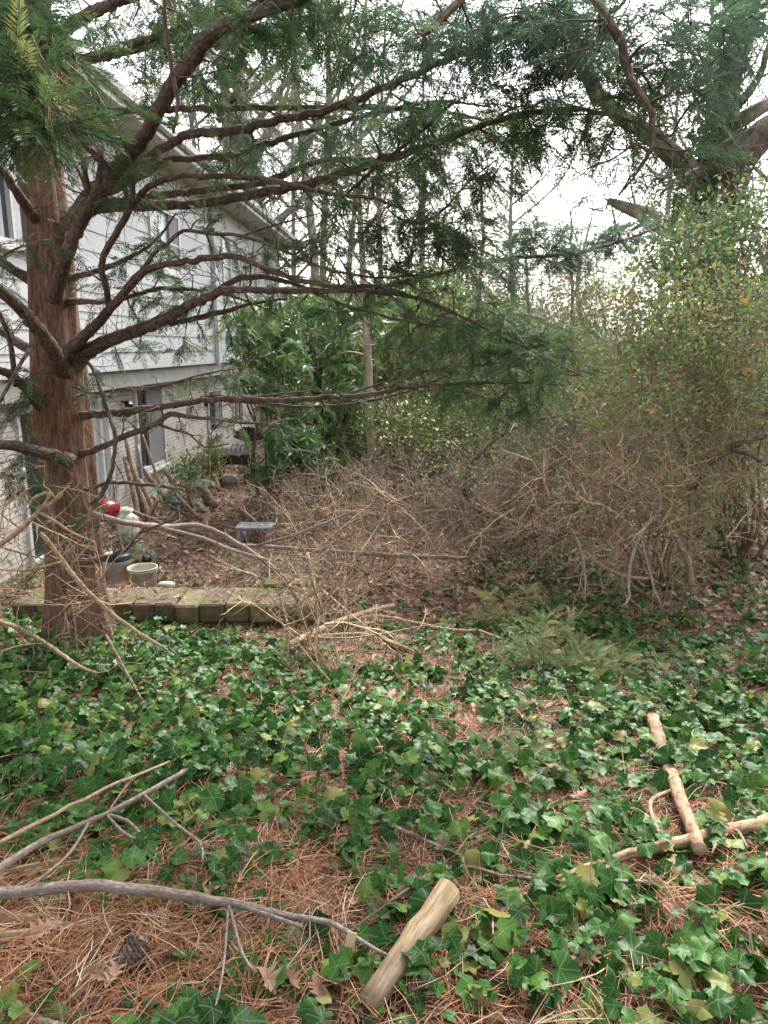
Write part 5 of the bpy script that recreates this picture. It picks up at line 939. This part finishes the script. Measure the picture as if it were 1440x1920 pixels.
for key, mat_, pts in (('a', 'twigtan', [(1296, 1098, 6.5, 13), (1290, 1060, 6.5, 12), (1275, 1022, 6.5, 12), (1258, 998, 6.5, 10), (1235, 968, 6.5, 8), (1205, 930, 6.6, 6)]), ('a', 'twigbrown', [(1290, 1090, 6.6, 10), (1291, 1022, 6.6, 10), (1294, 985, 6.6, 10), (1294, 929, 6.6, 10), (1282, 890, 6.7, 8), (1270, 850, 6.7, 5)]),
    ('a', 'twiggrey', [(1234, 926, 5.9, 6), (1236, 955, 5.9, 7), (1202, 1000, 5.8, 7), (1186, 1041, 5.7, 7), (1178, 1086, 5.6, 6), (1181, 1120, 5.5, 5), (1166, 1138, 5.4, 4)]), ('a', 'twiggrey', [(1200, 1005, 5.8, 5), (1219, 1079, 5.6, 5), (1240, 1140, 5.5, 3)]),
    ('a', 'twigtan', [(960, 1010, 6.9, 4), (1012, 970, 6.8, 6), (1050, 944, 6.7, 6), (1080, 944, 6.7, 7), (1117, 921, 6.6, 7), (1150, 908, 6.6, 6), (1190, 926, 6.6, 6), (1237, 906, 6.5, 7), (1275, 876, 6.5, 7), (1297, 846, 6.5, 5)]), ('a', 'twigtan', [(1117, 921, 6.6, 6), (1144, 936, 6.5, 6), (1159, 966, 6.4, 6), (1155, 1000, 6.3, 5), (1125, 1026, 6.2, 5), (1080, 1040, 6.2, 3)]),
    ('a', 'limb', [(1500, 790, 6.2, 14), (1440, 812, 6.3, 13), (1387, 831, 6.3, 12), (1365, 846, 6.4, 12), (1331, 869, 6.4, 10), (1312, 895, 6.5, 9), (1297, 925, 6.6, 8)]), ('a', 'limb', [(1365, 846, 6.4, 8), (1400, 850, 6.3, 8), (1450, 876, 6.2, 7)]),
    ('a', 'twigtan', [(1100, 1035, 6.3, 7), (1130, 1062, 6.2, 8), (1177, 1082, 6.2, 8), (1215, 1084, 6.3, 6)]), ('a', 'twiggrey', [(1070, 990, 6.0, 4), (1084, 1019, 5.9, 6), (1095, 1060, 5.8, 6), (1097, 1125, 5.6, 4)]), ('b', 'limb', [(985, 1010, 8, 8), (900, 960, 8, 7), (870, 915, 7.9, 7), (895, 855, 7.8, 8), (935, 820, 7.8, 7), (980, 795, 7.7, 6), (1050, 780, 7.6, 4)]),
    ('b', 'twigtan', [(820, 1040, 7.3, 4), (800, 1005, 7.4, 7), (770, 970, 7.5, 7), (720, 930, 7.6, 6), (690, 900, 7.7, 4)]), ('b', 'twigtan', [(845, 1028, 7.4, 5), (885, 1005, 7.4, 6), (960, 980, 7.4, 6), (1000, 945, 7.4, 5), (1004, 900, 7.4, 3)]), ('b', 'twiggrey', [(940, 1030, 7.6, 9), (925, 980, 7.6, 9), (945, 930, 7.6, 8), (990, 890, 7.6, 6), (1040, 850, 7.6, 4)]), ('b', 'twiggrey', [(930, 1030, 7.6, 8), (880, 985, 7.6, 7), (850, 930, 7.7, 6), (860, 880, 7.8, 4)])):
    tr_ = trace(pts); pth = smooth_path(tr_, .06); pth[1:-1, :3] += rng.normal(0, .004, (len(pth)-2, 3)); mb = MB(); tube(mb, pth, 7, .5, .06); n_ = len(pth)//4; i_ = rng.integers(0, len(pth), n_); twigs_at(mb, pth[i_, :3], rdir(n_), (.15, .4)); mb.build('stem', M[mat_], SH[key])
# dead weed stems over the wall end
shrub('bunch of dry tan weed stems standing over the wall end', G(590, 1290), [P(560, 1130, 4.7), P(600, 1120, 4.8), P(640, 1150, 4.7), P(575, 1180, 4.5), P(620, 1200, 4.5)], vs([B(590, 1240, 80, 90, 4.6, .3, 130), B(560, 1110, 100, 70, 5.0, .3, 80), B(700, 1180, 100, 50, 4.8, .3, 50)]), None, M['twigtan'], None, r0=.006, name='dead_weeds', cat='weeds', group=None, tip=.0016, tl=(.08, .2))
shrub('brown brush of dry twigs lying over the slope below the bench', G(470, 1100), [P(440, 1010, 6.2), P(500, 1030, 6.3), P(560, 1040, 6.3)], vs([B(560, 1060, 130, 50, 6.0, .5, 60), B(350, 1040, 80, 40, 6.0, .4, 14)]), None, M['twigbrown'], None, r0=.006, tip=.0018, tl=(.12, .3), name='brush_pile', cat='brush', group=None)
def brush_band(label, mat, spec, L, tb=.5):
    mb = MB()
    for (u, v, ru, rv, Y, dY, n) in spec:
        p = blob(u, v, ru, rv, Y, dY, n); p[:, 2] = np.maximum(p[:, 2], terr(p[:, 0], p[:, 1])+.02); d = rdir(n, .35); d[:, 0] *= 1.5; twigs_at(mb, p, d, L, tb, .25)
    tag(mb.build('brush', mat, None), label, 'brush', None, 'stuff')
brush_band('tangled brown brush filling the middle ground between the bench and the right-hand shrubs', M['twigbrown'], [(660, 950, 190, 60, 8.8, 1.3, 120), (800, 960, 200, 70, 8.6, 1.4, 90), (970, 950, 220, 90, 8.0, 1.4, 110), (580, 1020, 130, 60, 7.4, .7, 60), (1150, 920, 230, 120, 8.2, 1.4, 80)], (.3, .85))
brush_band('pale dry twigs tangled over the brown brush and the wall end', M['twigtan'], [(640, 1000, 170, 70, 7.2, .8, 34), (600, 1170, 110, 120, 4.9, .4, 26), (830, 980, 210, 70, 7.6, 1, 50), (1080, 960, 240, 100, 6.8, 1, 80), (600, 1085, 90, 30, 6.0, .3, 8), (1250, 990, 180, 100, 6.3, .7, 34)], (.3, .9), .6)
brush_band('thin dead twigs hanging about the lower trunk at the left edge', M['twigtan'], [(40, 1030, 110, 90, 4.4, .5, 30), (160, 1130, 120, 50, 4.8, .3, 20), (50, 900, 90, 60, 4.8, .4, 12)], (.2, .6), .5)
# seedlings
def seedling(label, u, v, h, n, mat, ru, rv, protos=SPRAY, sc_=(.7, 1.1), tb=.5, Yo=0.):
    b = G(u, v); tops = [P(u+rng.uniform(-ru, ru)*.5, v-h-rng.uniform(0, rv)*.4, b[1]-Yo) for _ in range(3)]
    t = thing('seedling', label, 'seedling', tuple(b), 'needled seedlings in the ivy'); mb = MB(); sk = []
    for e in tops:
        p_ = smooth_path([[*b, .004], [*((b+e)/2+rng.normal(0, .02, 3)), .003], [*e, .0015]], .05); tube(mb, p_, 5, cap=False); sk.append(skel_of(p_))
    tips, dirs, starts = grow(mb, np.vstack(sk), blob(u, v-h*.6, ru, rv, b[1]-Yo, .18, n), .001, .2, .003); nl = MB(); dirs[:, 2] += .4
    needles_on(nl, tips, nrm(dirs), starts, protos, 3, sc_, tb, .8); mb.build('stems', M['twigbrown'], t); nl.build('needles', mat, t, smooth=False)
seedling('feathery grey-green juniper seedling, the taller of two, in the ivy right of centre', 1015, 1270, 90, 60, M['fern'], 75, 85, tb=.55)
seedling('feathery juniper seedling low in front of the taller one', 1130, 1285, 45, 40, M['fern'], 85, 38, tb=.6)
seedling('straw-coloured dry seedling behind the juniper seedlings', 950, 1180, 60, 45, M['fern'], 75, 50, tb=.85)
seedling('young yew seedling with spread needles at the foot of the big trunk', 130, 1260, 60, 22, M['needle'], 70, 35, SPRAY, (.6, .9), .7)
seedling('small yellow-green needled sprig at the left edge beside the trunk', 50, 1120, 60, 34, M['fern'], 75, 35, SPRAY, (.6, 1.), .5)
seedling('lone pale green pine seedling in the ivy, centre right', 980, 1440, 35, 14, M['fern'], 40, 22, tb=.7)
seedling('green sprig growing up behind the wall corner', 450, 1085, 50, 26, M['needle'], 55, 30, SPRAYF, (.6, .9), .6)
# slender trunks
def sapling(label, pts, targets, mat, twmat, name='sapling', group='slender trunks beyond the clearing', leaves=None, tip=.003):
    tr = trace(pts); tr[0, 2] = terr(tr[0, 0], tr[0, 1])-.05 if pts[0][1] > 800 else tr[0, 2]
    t = thing(name, label, 'tree', tuple(tr[0, :3]), group); mb = MB(); pth = smooth_path(tr, .2); pth[1:, :3] += rng.normal(0, .008, (len(pth)-1, 3)); tube(mb, pth, 10, .5, .05); mb.build('trunk', mat, t)
    if targets is not None:
        mb = MB(); tips, dirs, starts = grow(mb, skel_of(pth), targets, tip, .25, .02, .08, .08, bal=.25); twigs_at(mb, tips, dirs, (.3, .7), jit=.4); mb.build('crown', twmat, t)
        if leaves: lo = MB(); put_leaves(lo, tips, dirs, starts, LEAF, 3, (.05, .08), .5, spread=.12); lo.build('leaves', leaves, t, smooth=False)
sapling('slender straight pale brown trunk in the middle of the clearing', [(698, 915, 13.4, 20), (694, 780, 13.4, 15), (689, 650, 13.4, 14), (683, 560, 13.4, 13), (678, 450, 13.4, 11), (670, 330, 13.4, 9), (664, 200, 13.4, 6)], vs([B(680, 400, 120, 150, 13.4, 1.4, 110), B(620, 640, 90, 30, 13.4, .8, 12)]), M['sapling'], M['sapling'])
sapling('thin reddish-brown trunk right of the straight pale one', [(893, 900, 13.2, 10), (891, 780, 13.2, 10), (889, 660, 13.2, 9), (898, 560, 13.2, 8), (905, 450, 13.2, 6), (900, 330, 13.2, 4)], vs([B(900, 480, 100, 110, 13.2, 1.2, 90)]), M['twigbrown'], M['twigbrown'])
sapling('thin leaning stem between the needled sprays and the thicket', [(1005, 920, 14, 8), (1000, 700, 14, 8), (992, 600, 14, 7), (985, 480, 14, 5)], vs([B(990, 560, 80, 90, 14, 1, 60)]), M['twiggrey'], M['twiggrey'])
sapling('grey twiggy young tree standing against the pale sky gap', [(1075, 920, 12, 9), (1074, 700, 12, 8), (1073, 600, 12, 7), (1072, 480, 12, 5), (1070, 400, 12, 3)], vs([B(1074, 570, 90, 110, 12, 1, 170)]), M['twiggrey'], M['twiggrey'], leaves=M['small'])
# big forked tree at upper right
M['bigbark'] = barkmat('dark_grey_bark', (.09, .075, .062), (.20, .17, .145), (.32, .28, .25), (9, 9, 3), 1., (.07, .09, .035), .04, mossamt=.5)
bt = thing('tree', 'massive forked grey-brown tree with leaning limbs at upper right', 'tree', tuple(P(1350, 900, 12)))
def limb(root, pts, nm, mat, ns=16): tr = trace(pts); pth = smooth_path(tr, .15); pth[1:-1, :3] += rng.normal(0, .012, (len(pth)-2, 3)); mb = MB(); tube(mb, pth, ns, .5, .07); return mb.build(nm, mat, root), pth
_, p1 = limb(bt, [(1345, 990, 12, 100), (1335, 800, 12, 86), (1328, 600, 12, 80), (1335, 450, 12, 78), (1350, 370, 12, 74), (1362, 310, 12, 62), (1360, 220, 12, 50), (1372, 120, 12, 44), (1398, 40, 12, 38), (1420, -60, 12, 30)], 'trunk', M['bigbark'])
ps = [p1]
for q in ([(1352, 380, 12, 50), (1382, 310, 11.7, 60), (1420, 262, 11.4, 52), (1470, 220, 11, 44)], [(1340, 450, 12, 60), (1318, 370, 12, 46), (1275, 305, 11.7, 40), (1215, 252, 11.4, 33), (1160, 215, 11.1, 27), (1110, 160, 10.8, 28), (1080, 80, 10.5, 22), (1060, -40, 10.2, 16)],
          [(1300, 450, 12, 36), (1250, 425, 11.8, 34), (1200, 398, 11.6, 26), (1142, 377, 11.4, 12)], [(1362, 250, 12, 30), (1400, 215, 12, 26), (1450, 190, 12, 20)], [(1370, 210, 12, 20), (1420, 150, 12, 14), (1445, 80, 12, 10)]):
    _, p_ = limb(bt, q, 'branch', M['bigbark']); ps.append(p_)
sk = np.vstack([skel_of(p_) for p_ in ps]); mb = MB(); tq_, dq_, _ = grow(mb, sk, vs([B(1250, 250, 160, 120, 11.6, 1, 160), B(1360, 320, 90, 120, 11.7, 1, 120), B(1160, 360, 150, 90, 11.6, 1.2, 130), B(1400, 80, 80, 90, 12, 1, 50), B(1120, 60, 100, 90, 11, 1, 70)]), .005, .15, .02, .14, ns=4, bal=.1); m_ = rng.random(len(tq_)) < .5; twigs_at(mb, tq_[m_], dq_[m_], (.4, 1.0), jit=.5); mb.build('crown', M['bigbark'], bt)
iv = MB(); sel = p1[(p1[:, 2] > 1.5)]; n = 1500; i_ = rng.integers(0, len(sel), n); a = rng.uniform(0, 2*PI, n); out = np.stack([np.cos(a), np.sin(a), np.zeros(n)], -1); pos = sel[i_, :3]+out*(sel[i_, 3:]+rng.uniform(.02, .2, (n, 1)))
pos[:, 0] -= .25*rng.random(n); scatter(iv, IVY[2], rdir(n)+[0, 0, -.5], out+rng.normal(0, .4, (n, 3)), pos, rng.uniform(.06, .11, n), rng.uniform(.1, .6, n)); iv.build('ivy_leaves', M['ivy'], bt, smooth=False)
# far bare trees
def bare_tree(label, u, Y, h, wpx, lean=0., seed=0, ivy_=False, nb=240, spread=1.25, fork=None):
    wpx = wpx*.72 if not ivy_ else wpx*.9
    r = np.random.default_rng(seed); x = P(u, 650, Y)[0]; zb_ = float(terr(x, Y)); b = np.array([x, Y, zb_]); r0 = wpx/2/F*Y
    t = thing('bare_tree', label, 'tree', tuple(b), 'bare trees far behind the house'); mb = MB()
    tp = b+np.array([lean*h, 0, h]); tr = smooth_path([[*b, r0*1.2], [*(b+(tp-b)*.3+r.normal(0, .1, 3)), r0], [*(b+(tp-b)*.6+r.normal(0, .2, 3)), r0*.7], [*tp, r0*.25]], .5); tube(mb, tr, 9, .5, .06); mb.build('trunk', M['greybark'], t)
    mb = MB(); ps = [skel_of(tr)]
    for k_ in range(7):
        i_ = int(len(tr)*r.uniform(.25, .8)); a = r.uniform(0, 2*PI); L = h*r.uniform(.2, .4); e = tr[i_, :3]+np.array([math.cos(a)*L*.55*spread, math.sin(a)*L*.4, L]); m_ = (tr[i_, :3]+e)/2+[math.cos(a)*L*.12, 0, -L*.08]
        q = smooth_path([[*tr[i_, :3], tr[i_, 3]*.6], [*m_, tr[i_, 3]*.4], [*e, tr[i_, 3]*.12]], .5); tube(mb, q, 6, .5, .05, cap=False); ps.append(skel_of(q, h*i_/len(tr)))
    sk = np.vstack(ps); c = b+np.array([lean*h*.6, 0, h*.62]); n = nb; d = r.normal(size=(n, 3)); d /= np.linalg.norm(d, axis=1)[:, None]; tg = c+d*r.uniform(.2, 1, (n, 1))*np.array([h*.24*spread, h*.2, h*.36])
    tp_, dp_, _ = grow(mb, sk, tg, .009*Y/22, .12, .04, .09, .06, ns=3, bal=.15); twigs_at(mb, tp_, dp_, (.7, 1.6), jit=.4); mb.build('crown', M['greybark'], t)
    if ivy_:
        iv = MB(); n = 1300; i_ = r.integers(0, int(len(tr)*.75), n); a = r.uniform(0, 2*PI, n); out = np.stack([np.cos(a), np.sin(a), np.zeros(n)], -1); pos = tr[i_, :3]+out*(tr[i_, 3:]+r.uniform(.02, .25, (n, 1)))
        scatter(iv, IVY[2], rdir(n)+[0, 0, -.5], out, pos, r.uniform(.09, .16, n), r.uniform(.1, .7, n)); iv.build('ivy_leaves', M['ivy'], t, smooth=False)
for a in (('tall tree with ivy climbing its trunk, above the house roof', 455, 24, 17, 26, 0, 1, True), ('thick bare trunk right beside the ivy-clad one', 492, 25, 18, 28, .0, 2, True), ('bare forked tree leaning left in the white sky at top centre', 592, 27, 19, 22, -.03, 3), ('straight bare tree next to the left-leaning one at top centre', 606, 29, 20, 16, .02, 4),
          ('thin bare tree leaning right behind the needled branches', 640, 32, 18, 14, .07, 5), ('bare tree leaning left over the roof gutter', 430, 23, 13, 16, -.09, 6), ('far bare tree above the slender trunk', 710, 34, 17, 14, .02, 7), ('far bare tree between the two slender stems', 800, 36, 16, 16, -.02, 8),
          ('pale bare tree right of the sky gap', 1300, 30, 17, 18, -.03, 10), ('thin bare tree seen under the leaning limb', 1235, 32, 15, 16, .0, 11), ('bare tree at the right edge of the sky', 1420, 28, 17, 20, .02, 12), ('far bare tree left of the sky gap', 950, 38, 14, 14, .0, 13), ('low far bare tree behind the pale green shrub', 1090, 44, 10, 14, .02, 14), ('far bare tree beyond the house eave', 560, 36, 15, 14, .0, 15)):
    bare_tree(*a)
# far wood closing the view
mb = MB(); lo = MB()
for q in range(150):
    x = rng.uniform(-34, 46); y = rng.uniform(46, 62); zb_ = float(terr(x, y)); h = rng.uniform(3.5, 7.5); r_ = rng.uniform(.04, .12)
    e = [x+rng.normal(0, .6), y, zb_+h]; tube(mb, smooth_path([[x, y, zb_, r_], [x+rng.normal(0, .2), y, zb_+h*.5, r_*.7], [*e, r_*.2]], n=3), 4, rng.random(), cap=False)
    for k_ in range(16):
        z = rng.uniform(.25, .95); a = rng.uniform(0, 2*PI); L = h*.3*rng.uniform(.4, 1); s_ = np.array([x, y, zb_+h*z]); e = s_+[math.cos(a)*L*.7, math.sin(a)*L*.5, L*.7]; tube(mb, np.array([[*s_, r_*.3], [*((s_+e)/2+rng.normal(0, .1, 3)), r_*.22], [*e, .012]]), 3, rng.random(), cap=False)
tag(mb.build('far_wood', M['greybark'], None, origin=(0, 50, -1)), 'distant bare wood closing the view behind the thicket', 'woods', None, 'stuff')
def hmap(x, y):
    u, v = pix(np.stack([x, y, np.zeros_like(x)], -1))
    h = 2.5+1.0*noise2(x, y, .5, 31)+.9*noise2(x, y, 1.3, 32)
    return np.maximum(.5, h+3.2*gauss(u, v*0, 820, 0, 210, 1)+2.2*gauss(u, v*0, 1420, 0, 150, 1)-1.0*gauss(u, v*0, 1130, 0, 70, 1))*np.clip(.35+(y-15)/14, .3, 1.25)
def outside(x, y): return (x > -3.2+(y-12)*.05)
n = 90000; y = 17+rng.random(n)**1.1*38; x = rng.uniform(-.25, .85, n)*y*.95; kp = outside(x, y) & (noise2(x, y, .8, 33) > -.35); x, y = x[kp], y[kp]; n = len(x); h = hmap(x, y); zr = rng.random(n)**.85
pos = np.stack([x, y, terr(x, y)+zr*h], -1); pk = rng.integers(0, 3, n); sz = rng.uniform(.07, .13, n)*np.clip(y/20, 1, 2.2); tn = np.clip(.42+.3*noise2(x, y, 1.1, 35)+rng.normal(0, .2, n), 0, 1)
for k_ in range(3): m_ = pk == k_; scatter(lo, LEAF[k_], rdir(m_.sum()), rdir(m_.sum(), .5), pos[m_], sz[m_], tn[m_])
tag(lo.build('far_undergrowth', M['small'], None, origin=(0, 30, -1), smooth=False), 'mixed green undergrowth far behind the thicket', 'undergrowth', None, 'stuff')
mb = MB(); n = 9000; y = 15.5+rng.random(n)*36; x = rng.uniform(-.25, .85, n)*y*.95; kp = outside(x, y); x, y = x[kp], y[kp]; n = len(x); h = hmap(x, y)
d_ = rdir(n, .9); twigs_at(mb, np.stack([x, y, terr(x, y)+rng.random(n)*h*.9], -1), d_, (.5, 1.5), .4, .3)
tag(mb.build('far_brush', M['twigbrown'], None, origin=(0, 30, -1)), 'distant tangle of bare brown brush', 'brush', None, 'stuff')
print('objects', len(sc.objects))
